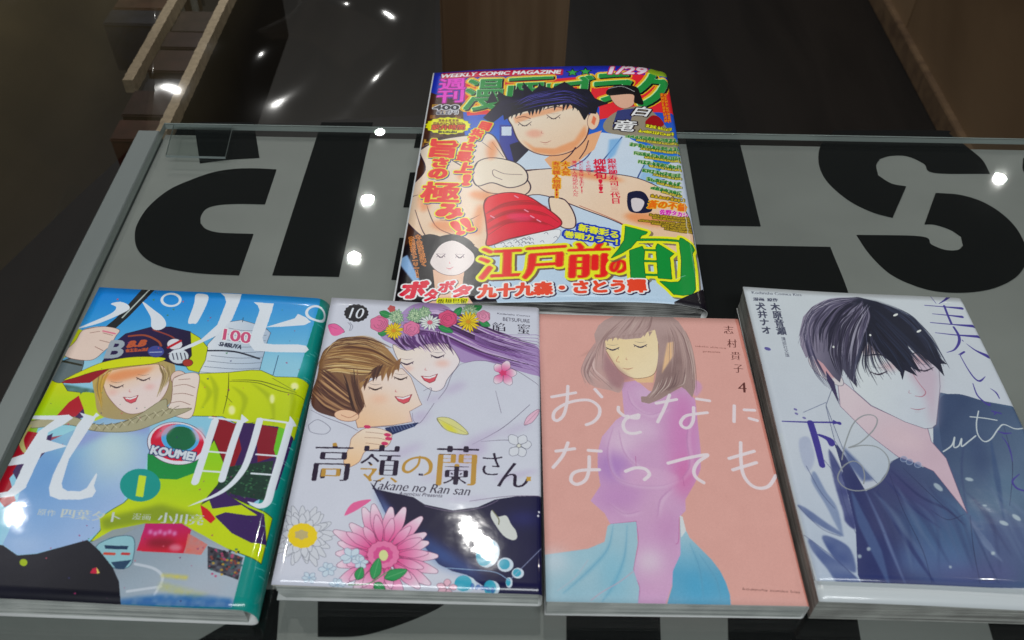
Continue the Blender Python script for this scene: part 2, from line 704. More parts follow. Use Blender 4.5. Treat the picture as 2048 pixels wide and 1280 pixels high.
        gy = (inv[1, 0] * dx + inv[1, 1] * dy + by0).astype(int)
        ok = (gx >= 0) & (gx < Wd) & (gy >= 0) & (gy < H)
        mk = np.zeros(xx.shape, bool)
        mk[ok] = m[gy[ok], gx[ok]]
        if bold:
            mk = dilate(mk, bold * s.res)
        for o in outs:
            ox, oy = (int(o[2][0] * s.res), int(o[2][1] * s.res)) if len(o) > 2 else (0, 0)
            s.paint(dilate(mk, o[0] * s.res), x0 + ox, y0 + oy, o[1])
        s.last = (mk, x0, y0)
        s.paint(mk, x0, y0, fill)

    def text(s, t, TL, TR, BL, fill, outs=(), bold=0.0, mincho=0, slant=0):
        """a line of text whose ink box fills the parallelogram"""
        P = s.P([TL, TR, BL])
        g = glyph(t, mincho, slant)
        s.put(g, g[1], P[0], P[1], P[2], fill, outs, bold)

    def vtext(s, t, TL, TR, BL, fill, outs=(), bold=0.0, mincho=0, gap=0.0):
        """a column of characters; TL TR BL bound the whole column"""
        P = s.P([TL, TR, BL])
        n = len(t)
        st = (P[2] - P[0]) / n
        for pas in ((0, 1) if outs else (1,)):
            for i, ch in enumerate(t):
                g = glyph(ch, mincho)
                a = P[0] + st * i
                if ch in '！!':
                    g = glyph('!', 0)
                    q = g[1]
                    a2 = a + (P[1] - P[0]) * 0.36
                    s.put(g, q, a2, a2 + (P[1] - P[0]) * 0.28, a2 + st * 0.9, fill, outs if pas == 0 else (), bold)
                    continue
                q = (g[2], (1.15 - 0.84) * GRES, g[2] + 0.976 * GRES, (1.15 + 0.13) * GRES)
                s.put(g, q, a, a + (P[1] - P[0]), a + st * (1 - gap), fill, outs if pas == 0 else (), bold)

    def image(s, name, grain=0.012, contrast=1.06, sat=1.08):
        g0 = s.a.mean(axis=2, keepdims=True)
        s.a = np.clip((g0 + (s.a - g0) * sat - .55) * contrast + .55, 0.004, .97)
        g = RNG.normal(0, grain, (s.H, s.W, 1))
        a = np.clip(s.a + g + (s.noise(40, 5)[..., None] - 0.5) * 0.012, 0, 1)
        im = bpy.data.images.new(name, s.W, s.H, alpha=False)
        px = np.ones((s.H, s.W, 4), np.float32)
        px[..., :3] = a[::-1]
        im.pixels.foreach_set(px.ravel())
        im.update()
        im.pack()
        return im


def petal_ring(C, c, r0, r1, n, wid, col, edge=None, seed=0, a=1.0, ry=1.0, cin=None):
    rn = random.Random(seed)
    for i in range(n):
        t = 2 * math.pi * (i + rn.uniform(-.25, .25)) / n
        L = r1 * rn.uniform(0.85, 1.08)
        d = np.array([math.cos(t), math.sin(t) * ry])
        nn = np.array([-math.sin(t), math.cos(t) * ry])
        c0 = np.array(c)
        pts = [c0 + d * r0, c0 + d * (r0 + L) * .5 + nn * wid, c0 + d * L * .93 + nn * wid * .5, c0 + d * L,
               c0 + d * L * .93 - nn * wid * .5, c0 + d * (r0 + L) * .5 - nn * wid]
        pts = [tuple(p) for p in pts]
        colr = col if cin is None else (cin, col, tuple(c0 + d * r0), tuple(c0 + d * L * 0.9))
        C.poly(pts, colr, a, smooth=True, edge=edge, ew=0.18)


def leaf(C, p, q, w, col, edge=None, col2=None):
    p, q = np.array(p, float), np.array(q, float)
    d = q - p
    n = np.array([-d[1], d[0]]) / max(np.hypot(*d), 1)
    pts = [tuple(p), tuple(p + d * .3 + n * w), tuple(p + d * .7 + n * w * .8), tuple(q),
           tuple(p + d * .7 - n * w * .8), tuple(p + d * .3 - n * w)]
    C.poly(pts, col, smooth=True, edge=edge, ew=0.2)
    C.line([tuple(p), tuple(q)], 0.18, col2 or tuple(int(v * 0.6) for v in col[:3]), 0.7)


def rose(C, c, r, col, seed=0):
    rn = random.Random(seed)
    C.oval(c, r, r * .85, col, n=12, scal=0.06, edge=(120, 60, 80), ew=0.18)
    dk = tuple(int(v * .72) for v in col)
    for k in range(4):
        rr = r * (0.82 - 0.2 * k)
        t0 = rn.uniform(0, 6)
        C.line([(c[0] + rr * math.cos(t0 + j * .6), c[1] + rr * .85 * math.sin(t0 + j * .6)) for j in range(7)], 0.35, dk, 0.8)


def small_print(C, p0, p1, hgt, col, words=7, seed=0, outl=None):
    """print too small to read in the photograph: a row of tiny dense marks"""
    rn = random.Random(seed)
    p0, p1 = np.array(p0, float), np.array(p1, float)
    n = max(int(np.hypot(*(p1 - p0)) / (hgt * 1.02)), 2)
    ax = (p1 - p0) / np.hypot(*(p1 - p0))
    up = np.array([-ax[1], ax[0]])
    marks = []
    for i in range(n):
        c = p0 + (p1 - p0) * (i + .5) / n
        H = hgt * .42
        kind = rn.randrange(4)
        st = [(-1, -.7, 1, -.7), (-1, .1, 1, .1), (-1, .85, 1, .85), (0, -1, 0, 1), (-.8, -.6, -.8, .9), (.8, -.6, .8, .9), (-.9, .9, .1, -.2), (.1, 0, .9, .9)]
        rn.shuffle(st)
        for a, b, d, e in st[:4 + kind % 2]:
            marks.append((tuple(c + ax * a * H + up * b * H), tuple(c + ax * d * H + up * e * H)))
    w = hgt * .085 / C.k * 1.0
    if outl:
        for a, b in marks:
            C.line([a, b], w + .75, outl, smooth=False)
    for a, b in marks:
        C.line([a, b], max(w, .22), col, smooth=False)
# heights of the five fronts above the glass, in metres, at (u, v) millimetres from the lower left corner
def Z_STREET(u, v):
    return 0.0161 - 0.00134 * (u / 63.9 - 1) + 0.0003 * (v / 91.4 - 1) + 0.0004 * math.sin(u * .05 + v * .02) + 0.0003 * math.sin(v * .035)


def Z_FLOWERS(u, v):
    return 0.0148 - 0.0017 * (u / 57.7 - 1) + 0.0021 * (v / 84.1 - 1) + 0.0003 * math.sin(u * .06 + 1) * math.cos(v * .04)


def Z_PEACH(u, v):
    return 0.0127 - 0.0005 * (u / 56.3 - 1) - 0.0002 * (v / 84.9 - 1)


def Z_SHIRT(u, v):
    return 0.0156 - 0.0022 * (u / 64 - 1) - 0.0002 * (v / 95 - 1) + 0.0004 * math.sin(u * .045 - v * .02) + 0.0003 * math.cos(v * .05)


MAG_U = [0, 36, 72, 108, 140, 158, 168, 176, 182]
MAG_Z = [1.9, 6.2, 9.6, 12.2, 13.8, 13.6, 12.6, 10.6, 7.0]


def Z_MAG(u, v):
    x = float(np.interp(u, MAG_U, MAG_Z)) * .5 + .25 * float(np.interp(u - 5, MAG_U, MAG_Z)) + .25 * float(np.interp(min(u + 5, 182), MAG_U, MAG_Z))
    return x * 0.001 * (0.94 + 0.10 * v / 255)


# ------------------------------------------------------------------ covers (plain stand-in art, the real lettering)
SKIN = (232, 210, 198)


def calm_face(C, L, Rr, m, ink=(70, 50, 55), w=0.35, lip=(190, 90, 95), up=1, s=30, nose=True, smile=0):
    """an anonymous drawn face: two closed lids and a short smile"""
    for c in (L, Rr):
        C.line([(c[0] - s, c[1] - 4), (c[0], c[1] + s * .33 * up), (c[0] + s, c[1] - 4)], [w * .4, w * 1.3, w * .4], ink)
        for k in (-.8, -.3, .3, .8):
            C.line([(c[0] + k * s, c[1] + s * .2 * (1 - k * k)), (c[0] + k * s * 1.15, c[1] + s * .2 * (1 - k * k) + s * .2)], [w * .6, w * .2], ink)
        C.line([(c[0] - s * .8, c[1] - s * .55), (c[0], c[1] - s * .38), (c[0] + s * .8, c[1] - s * .5)], [w * .1, w * .35, w * .1], ink, .6)
    if smile:
        C.poly([(m[0] - smile, m[1] - smile * .15), (m[0], m[1] - smile * .05), (m[0] + smile, m[1] - smile * .4), (m[0] + smile * .65, m[1] + smile * .45), (m[0] + smile * .05, m[1] + smile * .7), (m[0] - smile * .6, m[1] + smile * .4)],
               (216, 92, 106), smooth=False, edge=(130, 50, 60), ew=w * .4)
        C.poly([(m[0] - smile * .8, m[1] - smile * .08), (m[0], m[1]), (m[0] + smile * .9, m[1] - smile * .32), (m[0] + smile * .7, m[1] - smile * .05), (m[0], m[1] + smile * .2), (m[0] - smile * .6, m[1] + smile * .1)], (240, 238, 240))
    else:
        C.line([(m[0] - s * .8, m[1]), (m[0], m[1] + s * .16), (m[0] + s * .8, m[1] - 2)], [w * .2, w * .8, w * .2], lip)
    C.line([(m[0] - s * .3, m[1] + s * .42), (m[0] + s * .3, m[1] + s * .4)], [w * .1, w * .5, w * .1], lip, .6)
    if nose:
        n = ((L[0] + Rr[0]) / 2 * .45 + m[0] * .55, (L[1] + Rr[1]) / 2 * .4 + m[1] * .6)
        C.line([(n[0] - s * .1, n[1] - s * .3), (n[0] - s * .16, n[1]), (n[0] + s * .12, n[1] + s * .06)], [w * .1, w * .5, w * .2], lip, .8)


def cover_street():
    C = Cover(-166.47, 251.43, R(-0.037), 127.7, 182.7, 0.0161, 6, 24, zf=Z_STREET, bg=(8, 140, 132))
    A = lambda: C.view(0, 560, 3.103)
    B = lambda: C.view(0, 880, 3.103)
    A()
    # sky panel
    C.poly([(640, -80), (2000, 20), (1985, 150), (1872, 520), (1690, 1075), (1440, 2030), (-500, 1960), (-10, 1040), (480, 300)],
           ((22, 135, 215), (150, 205, 228), (1100, 60), (1000, 640)))
    # clouds of pale sky low down
    C.oval((560, 560), 160, 90, (175, 215, 228), .7, soft=20)
    C.oval((1700, 520), 220, 90, (160, 210, 228), .6, soft=25)
    # round tower with rings
    C.poly([(1290, 400), (1420, 262), (1500, 250), (1640, 290), (1680, 330), (1660, 380), (1600, 600), (1230, 600)],
           ((232, 236, 242), (180, 196, 215), (1250, 400), (1660, 420)), edge=(60, 70, 90), ew=.25)
    for k in range(9):
        y = 300 + k * 34
        C.line([(1420 - k * 22, y), (1520 - k * 8, y + 16), (1660 - k * 6, y + 10)], .22, (70, 80, 100))
    C.line([(1270, 440), (1450, 445), (1610, 490)], 1.0, (40, 45, 60))
    C.text("100", (1395, 305), (1560, 330), (1385, 372), (205, 90, 130), outs=((.5, (240, 240, 245)),), bold=.3)
    C.text("SHIBUYA", (1365, 385), (1500, 405), (1360, 412), (40, 45, 70), bold=.15, slant=.2)
    C.line([(1510, 235), (1505, 262)], .3, (40, 60, 80))
    C.line([(1728, 470), (1695, 590)], .35, (35, 70, 110))
    # left: trees and jacket panels
    C.poly([(400, 650), (640, 690), (700, 800), (520, 830), (380, 760)], (70, 105, 95), soft=3, water=.5, cell=14)
    C.poly([(470, 300), (560, 330), (490, 420), (380, 500), (330, 560), (400, 440)], (200, 212, 20))
    C.poly([(305, 620), (390, 640), (420, 690), (500, 700), (520, 800), (420, 850), (230, 880), (90, 1090), (60, 1120), (170, 860)],
           ((205, 215, 15), (130, 200, 30), (300, 650), (150, 1050)), edge=(60, 60, 20), ew=.22)
    C.poly([(500, 720), (560, 700), (700, 740), (760, 830), (640, 880), (540, 850)], (190, 210, 20), smooth=True)
    C.poly([(430, 760), (490, 720), (520, 800), (470, 850), (330, 870)], (175, 25, 45))
    C.poly([(470, 850), (520, 800), (530, 850), (400, 900)], (60, 30, 80))
    C.poly([(190, 1000), (420, 960), (470, 1000), (300, 1080), (100, 1100), (90, 1080)], (160, 25, 50))
    C.poly([(250, 1060), (460, 960), (480, 1010), (330, 1100)], (65, 30, 85))
    C.poly([(150, 900), (250, 880), (210, 1010), (120, 1090), (60, 1120)], (140, 180, 40), .9)
    # big yellow sleeve
    C.poly([(1235, 582), (1420, 575), (1560, 560), (1620, 562), (1710, 602), (1840, 605), (1932, 622), (1880, 800), (1835, 972),
            (1700, 930), (1560, 888), (1480, 900), (1380, 848), (1185, 845)], ((212, 222, 12), (186, 205, 20), (1300, 600), (1700, 950)),
           edge=(70, 70, 10), ew=.3)
    for q in ([(1420, 580), (1415, 700), (1385, 830)], [(1425, 630), (1600, 640), (1740, 690), (1900, 720)],
              [(1440, 622), (1620, 630), (1840, 700)], [(1400, 720), (1440, 760)], [(1500, 900), (1700, 860)], [(1690, 610), (1830, 690)]):
        C.line(q, [.2, .5, .2], (80, 84, 10))
    for q in ([(1240, 620), (1300, 700), (1250, 800)], [(1440, 660), (1520, 740), (1480, 880)], [(1560, 640), (1680, 740), (1700, 900)], [(1800, 640), (1820, 760), (1790, 930)], [(1300, 590), (1340, 680), (1330, 830)]):
        C.line(q, [.3, 3, .4], (160, 176, 20), .6, soft=3)
    for c in ((1690, 740, 16, 30), (1830, 660, 26, 22), (1440, 810, 22, 30)):
        C.oval(c[:2], c[2], c[3], (245, 248, 190), .9, soft=3)
    # lower body panels
    B()
    C.poly([(1310, -40), (1480, -110), (1730, -80), (1830, -30), (1720, 300), (1560, 400), (1250, 420)], (60, 32, 90))
    C.poly([(1320, -150), (1470, -95), (1500, 60), (1430, 230), (1330, 60)], (140, 18, 40))
    C.poly([(1590, -100), (1730, -70), (1720, 100), (1600, 140)], (135, 22, 45))
    C.poly([(1730, -80), (1790, -60), (1720, 130), (1700, 60)], (110, 190, 45))
    C.poly([(1400, 170), (1700, 130), (1650, 380), (1450, 340), (1330, 300)], (30, 60, 50))
    for k in range(160):
        x, y = random.uniform(1380, 1690), random.uniform(160, 370)
        C.oval((x, y), 7, 4, random.choice([(50, 100, 70), (20, 45, 40), (80, 130, 90), (35, 75, 60)]), .8, n=6)
    C.poly([(1000, 170), (1290, 60), (1330, 0), (1400, 170), (1350, 280), (1250, 400), (1380, 330), (1560, 410), (1695, 470), (1625, 755),
            (1400, 672), (1250, 600), (1130, 520), (900, 520), (760, 590), (560, 632), (625, 560), (612, 490), (700, 430), (770, 390), (900, 260)],
           ((150, 205, 30), (196, 212, 18), (1300, 100), (1100, 480)), edge=(50, 60, 10), ew=.3)
    C.poly([(1290, 350), (1380, 320), (1540, 420), (1640, 460), (1660, 640), (1560, 640), (1440, 580), (1340, 480)], (62, 35, 95))
    C.poly([(1310, 430), (1500, 405), (1600, 470), (1540, 470), (1400, 450), (1320, 480)], (196, 212, 18))
    C.poly([(1245, 405), (1290, 430), (1340, 490), (1310, 520), (1260, 480)], (200, 25, 40))
    C.poly([(620, 490), (1000, 400), (1250, 470), (1130, 520), (900, 520), (640, 560)], (120, 140, 40), .75, soft=8)
    # pale blue tee
    C.poly([(200, 60), (460, -60), (700, -160), (930, -110), (930, 60), (900, 180), (790, 250), (770, 390), (620, 470), (625, 560),
            (540, 625), (230, 705), (110, 715), (20, 650), (60, 560), (110, 380)], ((120, 165, 215), (165, 190, 228), (200, 300), (560, 560)))
    C.oval((700, 60), 170, 200, (215, 232, 225), .85, soft=50)
    C.oval((430, -20), 130, 80, (175, 225, 225), .6, soft=36)
    C.poly([(420, 0), (560, -60), (920, -100), (930, -40), (700, -60), (480, 60)], (150, 150, 215), .6, soft=12)
    C.oval((120, 660), 160, 60, (200, 214, 240), .5, soft=25)
    C.poly([(130, -60), (250, -40), (190, 100), (60, 240), (100, 380), (30, 420), (-60, 300), (60, 60)], (165, 25, 45))
    C.poly([(190, 30), (330, -40), (300, 60), (110, 260), (80, 200)], (65, 35, 90))
    # street below
    C.poly([(560, 640), (700, 560), (900, 520), (1130, 520), (1400, 670), (1520, 730), (1440, 1040), (740, 1020)],
           ((150, 160, 172), (176, 184, 196), (900, 700), (1100, 980)), water=.15, cell=50)
    C.poly([(905, 520), (1130, 520), (1190, 560), (1140, 705), (850, 690)], ((190, 30, 110), (200, 30, 60), (1000, 540), (1000, 680)))
    [C.oval((935 + k * 30, 572 + (k % 2) * 10), 12, 16, (226, 170, 215), .8, rot=.3, soft=3) for k in range(6)]
    C.poly([(1170, 580), (1290, 650), (1250, 715), (1145, 705)], (215, 120, 110), water=.4, cell=10)
    C.oval((1000, 640), 90, 30, (120, 15, 40), .7, soft=8)
    C.oval((1090, 670), 40, 22, (225, 140, 160), .8, soft=4)
    C.poly([(620, 640), (720, 600), (830, 610), (820, 760), (760, 800), (680, 780), (600, 690)], (150, 195, 205), smooth=True, edge=(50, 80, 100))
    C.poly([(650, 655), (800, 660), (790, 682), (655, 676)], (30, 60, 90))
    C.line([(650, 705), (710, 708)], 1.2, (200, 80, 60))
    C.line([(760, 706), (800, 708)], 1.2, (190, 60, 60))
    C.poly([(690, 760), (820, 745), (770, 805), (720, 800)], (40, 70, 100))
    C.poly([(1290, 660), (1400, 690), (1510, 730), (1480, 870), (1290, 800)], (45, 40, 50), water=.5, cell=8)
    for k in range(60):
        C.oval((random.uniform(1300, 1500), random.uniform(680, 850)), 9, 7, random.choice([(150, 70, 60), (200, 160, 60), (60, 110, 110), (190, 80, 120), (25, 25, 35)]), .8, n=6)
    for q in ([(840, 770), (960, 800), (1010, 860), (960, 960)], [(790, 940), (1000, 910)]):
        C.line(q, 1.2, (205, 212, 222), .8)
    C.poly([(1010, 830), (1170, 845), (1160, 870), (1000, 850)], (215, 200, 80), .8, soft=3, water=.5, cell=8)
    C.poly([(1000, 880), (1300, 960), (1200, 985), (980, 930)], (190, 190, 110), .6, soft=5, water=.5, cell=8)
    C.poly([(740, 990), (1000, 960), (1300, 970), (1450, 990), (1440, 1050), (740, 1030)], (30, 95, 165), .85, soft=5, water=.4, cell=12)
    # dark trousers
    C.poly([(-500, 640), (20, 655), (110, 718), (230, 708), (545, 622), (620, 690), (700, 790), (740, 880), (755, 1060), (-500, 1060)],
           ((36, 36, 48), (24, 24, 36), (200, 700), (300, 1000)))
    C.oval((148, 762), 24, 22, (165, 185, 30))
    C.poly([(575, 800), (600, 792), (605, 830), (560, 830)], (190, 30, 70))
    C.poly([(600, 790), (622, 826), (604, 832)], (225, 205, 110))
    A()
    # hand and microphone stand
    C.poly([(900, 40), (965, 60), (800, 230), (560, 440), (500, 420), (720, 240)], ((62, 68, 66), (30, 36, 40), (820, 60), (880, 120)))
    C.line([(935, 55), (760, 235)], .9, (190, 200, 195), smooth=False)
    C.poly([(400, 500), (500, 480), (520, 520), (480, 600), (370, 640), (320, 600)], (105, 118, 122), smooth=True, edge=(40, 45, 50))
    C.line([(390, 505), (505, 530)], 1.2, (45, 45, 30))
    C.poly([(520, 310), (640, 290), (740, 310), (720, 350), (690, 400), (650, 440), (560, 500), (400, 470), (470, 380)], SKIN, smooth=True, edge=(110, 70, 60))
    for q in ([(640, 330), (700, 345)], [(620, 375), (680, 390)], [(590, 415), (640, 440)], [(560, 330), (620, 320)]):
        C.line(q, .3, (140, 90, 80))
    C.line([(640, 318), (715, 335)], 1.0, (225, 130, 150))
    # head: plain figure in a cap
    C.poly([(580, 560), (700, 530), (1040, 500), (1090, 600), (1060, 760), (900, 860), (640, 850), (590, 720)], ((196, 170, 100), (170, 155, 120), (640, 560), (900, 840)), smooth=True)
    C.poly([(640, 600), (700, 560), (900, 530), (1000, 530), (1050, 600), (1030, 700), (950, 790), (840, 832), (760, 815), (690, 750), (650, 680)],
           ((240, 205, 170), (236, 218, 214), (800, 560), (850, 680)), smooth=True, edge=(130, 90, 80), ew=.25)
    C.strands([(960, 500), (1010, 600), (960, 760)], [(1060, 520), (1060, 600), (1010, 700)], 14, [(150, 130, 90), (200, 180, 130), (120, 100, 75)], .6)
    C.strands([(600, 560), (590, 700), (650, 860)], [(720, 540), (660, 600), (620, 720)], 14, [(190, 150, 60), (215, 180, 90), (140, 120, 80)], .6)
    C.poly([(640, 600), (760, 560), (960, 540), (900, 590), (700, 640)], (228, 120, 60), .55, soft=8)
    calm_face(C, (725, 655), (890, 610), (812, 735), s=44, w=.7, smile=46)
    C.oval((700, 700), 26, 14, (235, 170, 165), .6, soft=8)
    C.oval((930, 665), 30, 16, (235, 170, 165), .6, soft=8)
    # ear and fist
    C.oval((1110, 610), 50, 46, (230, 205, 195), edge=(120, 80, 70))
    C.poly([(1080, 610), (1160, 580), (1235, 590), (1225, 700), (1190, 850), (1100, 850), (1030, 820), (1060, 760), (1070, 690)], (236, 220, 212), smooth=True, edge=(120, 80, 70))
    for q in ([(1080, 660), (1150, 650), (1210, 670)], [(1075, 710), (1140, 705), (1200, 720)], [(1060, 765), (1120, 755), (1180, 775)], [(1110, 620), (1180, 615)]):
        C.line(q, .3, (140, 100, 90))
    # braid
    C.poly([(180, 880), (420, 845), (620, 900), (820, 860), (1020, 740), (1050, 800), (1190, 800), (1000, 880), (820, 940), (600, 940), (420, 900), (200, 920)],
           (176, 170, 140), smooth=True, edge=(90, 85, 60), ew=.25)
    for k in range(11):
        x = 560 + k * 52
        y = 915 - max(0, x - 700) * .28
        C.line([(x - 25, y + 22), (x, y - 10), (x + 32, y - 26)], .3, (100, 92, 70))
        C.line([(x - 20, y - 20), (x + 10, y + 8)], .25, (215, 208, 180))
    C.poly([(200, 900), (150, 990), (170, 1080), (130, 1050), (120, 960)], (190, 185, 120), smooth=True)
    # cap
    C.poly([(630, 520), (700, 400), (780, 335), (940, 293), (1060, 292), (1182, 322), (1210, 420), (1175, 540), (1100, 530), (1000, 495), (800, 490)],
           ((44, 24, 78), (30, 20, 60), (800, 320), (1000, 500)), edge=(20, 15, 30))
    C.poly([(1182, 325), (1240, 360), (1290, 420), (1275, 500), (1235, 575), (1170, 560), (1150, 530), (1190, 470)], (200, 212, 20), edge=(70, 70, 10))
    C.poly([(380, 640), (500, 580), (600, 560), (700, 540), (560, 640), (450, 645)], (150, 20, 40))
    C.poly([(395, 622), (520, 560), (640, 512), (800, 482), (950, 478), (1030, 490), (950, 520), (780, 538), (600, 566), (470, 606)], (214, 220, 15), smooth=True, edge=(80, 80, 10))
    C.text("B", (680, 380), (780, 378), (650, 485), (165, 175, 185), bold=.5, slant=.1)
    C.text("B.B", (800, 385), (910, 375), (790, 420), (190, 95, 60), bold=.5, slant=.2)
    C.line([(800, 350), (900, 345), (980, 380), (1000, 410)], 1.2, (160, 80, 55))
    small_print(C, (780, 440), (930, 430), 22, (185, 90, 60))
    C.line([(950, 310), (1060, 350), (1110, 390)], .9, (150, 70, 60))
    C.oval((968, 445), 52, 36, (70, 80, 150), edge=(30, 30, 60))
    C.line([(930, 450), (1005, 448)], .5, (190, 200, 230))
    C.oval((1085, 400), 48, 34, (225, 225, 232), edge=(60, 40, 60))
    C.line([(1045, 420), (1120, 380)], 1.6, (190, 30, 50))
    C.oval((1110, 475), 62, 46, (215, 222, 230), edge=(60, 40, 60))
    for k in range(4):
        C.line([(1070 + k * 25, 455), (1080 + k * 25, 495)], .5, (60, 60, 80))
    C.oval((1165, 515), 32, 22, (170, 60, 50), edge=(60, 40, 40))
    # round badge, its mascot left out
    C.poly([(918, 1080), (1270, 1080), (1260, 1180), (1100, 1240), (915, 1230)], (20, 140, 70))
    C.oval((1100, 1015), 185, 132, (228, 228, 238), rot=.1, edge=(70, 40, 60))
    C.oval((1102, 1010), 166, 115, (205, 25, 62), rot=.1)
    C.oval((1120, 985), 118, 88, (90, 175, 225), rot=.1)
    C.oval((1125, 985), 92, 74, (20, 105, 70), rot=.1)
    C.poly([(1010, 900), (1100, 895), (1040, 960), (960, 990)], (235, 160, 175), .7, soft=5)
    C.poly([(1190, 930), (1250, 920), (1280, 990), (1220, 1000)], (240, 190, 205), .7, soft=5)
    C.text("KOUMEI", (945, 1030), (1215, 1075), (935, 1078), (215, 222, 230), outs=((.5, (40, 60, 110)),), bold=.35, slant=.1)
    # confetti
    for k in range(110):
        x, y = random.uniform(200, 1900), random.uniform(80, 2000)
        c = random.choice([(170, 60, 110), (150, 70, 120), (60, 60, 110), (205, 90, 110), (70, 130, 90), (120, 60, 100)])
        d = random.uniform(5, 16)
        C.poly([(x, y), (x + d, y - d * .4), (x + d * .8, y + d * .5)], c, .9)
    # big white title
    w = (226, 232, 240)
    C.poly([(690, 150), (745, 138), (790, 152), (806, 178), (770, 205), (640, 262), (540, 292), (470, 308), (560, 268), (690, 210), (722, 172)], w, smooth=True)
    C.poly([(885, 138), (960, 190), (1015, 235), (1032, 282), (1005, 308), (965, 312), (940, 290), (935, 230)], w, smooth=True)
    ring = lambda c, rx, ry, wd: C.line([(c[0] + rx * math.cos(t * .35), c[1] + ry * math.sin(t * .35)) for t in range(19)], wd, w)
    ring((1062, 125), 57, 38, 1.5)
    C.poly([(1215, 95), (1250, 88), (1292, 100), (1285, 150), (1228, 262), (1200, 272), (1168, 262), (1205, 150)], w, smooth=True)
    C.poly([(1372, 85), (1500, 90), (1490, 130), (1440, 250), (1340, 350), (1200, 415), (1100, 452), (1040, 460), (1100, 436), (1250, 370), (1350, 280), (1405, 140), (1395, 105)], w)
    C.poly([(1575, 140), (1700, 148), (1690, 190), (1660, 280), (1630, 360), (1640, 395), (1700, 402), (1850, 402), (1900, 410), (1918, 430), (1895, 452),
            (1700, 450), (1580, 440), (1548, 400), (1560, 340), (1612, 190), (1600, 160)], w)
    C.poly([(1650, 295), (1770, 258), (1830, 240), (1850, 212), (1900, 235), (1930, 262), (1890, 282), (1750, 292)], w)
    ring((1965, 205), 62, 42, 1.6)
    B()
    C.poly([(190, -148), (360, -150), (430, -155), (455, -135), (400, -95), (300, -45), (290, 0), (420, 40), (260, 85), (215, 180), (160, 300),
            (90, 350), (0, 362), (0, 330), (50, 322), (90, 280), (150, 150), (40, 165), (60, 120), (150, 90), (240, -50), (340, -122), (200, -128)], w)
    C.poly([(495, -168), (598, -140), (575, -100), (430, 120), (385, 270), (390, 300), (420, 318), (500, 320), (540, 300), (600, 205), (605, 220),
            (585, 285), (597, 320), (575, 355), (500, 372), (370, 372), (312, 350), (305, 300), (330, 220), (480, -90), (520, -140)], w)
    for q, wd in (([(1335, -115), (1290, 20), (1212, 260)], 3.6), ([(1490, -105), (1440, 40), (1378, 245)], 3.4)):
        C.line(q, wd, w)
    for q, wd in (([(1300, -140), (1500, -115)], 1.1), ([(1290, 72), (1440, 84)], .9), ([(1250, 192), (1400, 202)], .9), ([(1600, -130), (1800, -105)], 1.1), ([(1590, 90), (1720, 100)], .9), ([(1560, 208), (1700, 218)], .9)):
        C.line(q, wd, w, smooth=False)
    C.line([(1612, -120), (1560, 60), (1500, 200), (1380, 320), (1170, 412)], [3.4, 3.3, 3, 2, .2], w)
    C.line([(1800, -100), (1750, 80), (1690, 280), (1660, 380), (1610, 410), (1540, 385)], [3.6, 3.6, 3.6, 3.6, 2.6, .4], w)
    C.poly([(1500, -160), (1545, -120), (1490, -90)], w)
    C.poly([(1800, -150), (1850, -105), (1790, -80)], w)
    C.poly([(600, -168), (620, -150), (560, -120)], w)
    # volume number and authors
    C.oval((872, 282), 126, 102, (10, 150, 142))
    C.text("1", (868, 222), (905, 228), (848, 348), (200, 222, 60), bold=.25)
    g = (200, 208, 206)
    C.text("原作", (240, 428), (350, 437), (232, 468), g, mincho=1, bold=.08)
    C.text("四葉夕卜", (392, 425), (752, 455), (378, 485), g, mincho=2, bold=.12)
    C.text("漫画", (828, 458), (940, 463), (820, 495), g, mincho=1, bold=.08)
    C.text("小川亮", (990, 450), (1268, 465), (978, 515), g, mincho=2, bold=.12)
    # spine strip and bottom edge
    for k in range(26):
        y = random.uniform(100, C.H - 60)
        x = (128.3 - random.uniform(0, 6)) * C.res
        C.paint(np.ones((2, random.randint(10, 40))), int(x), int(y), (160, 215, 210), .6)
    return C.image("print_street")


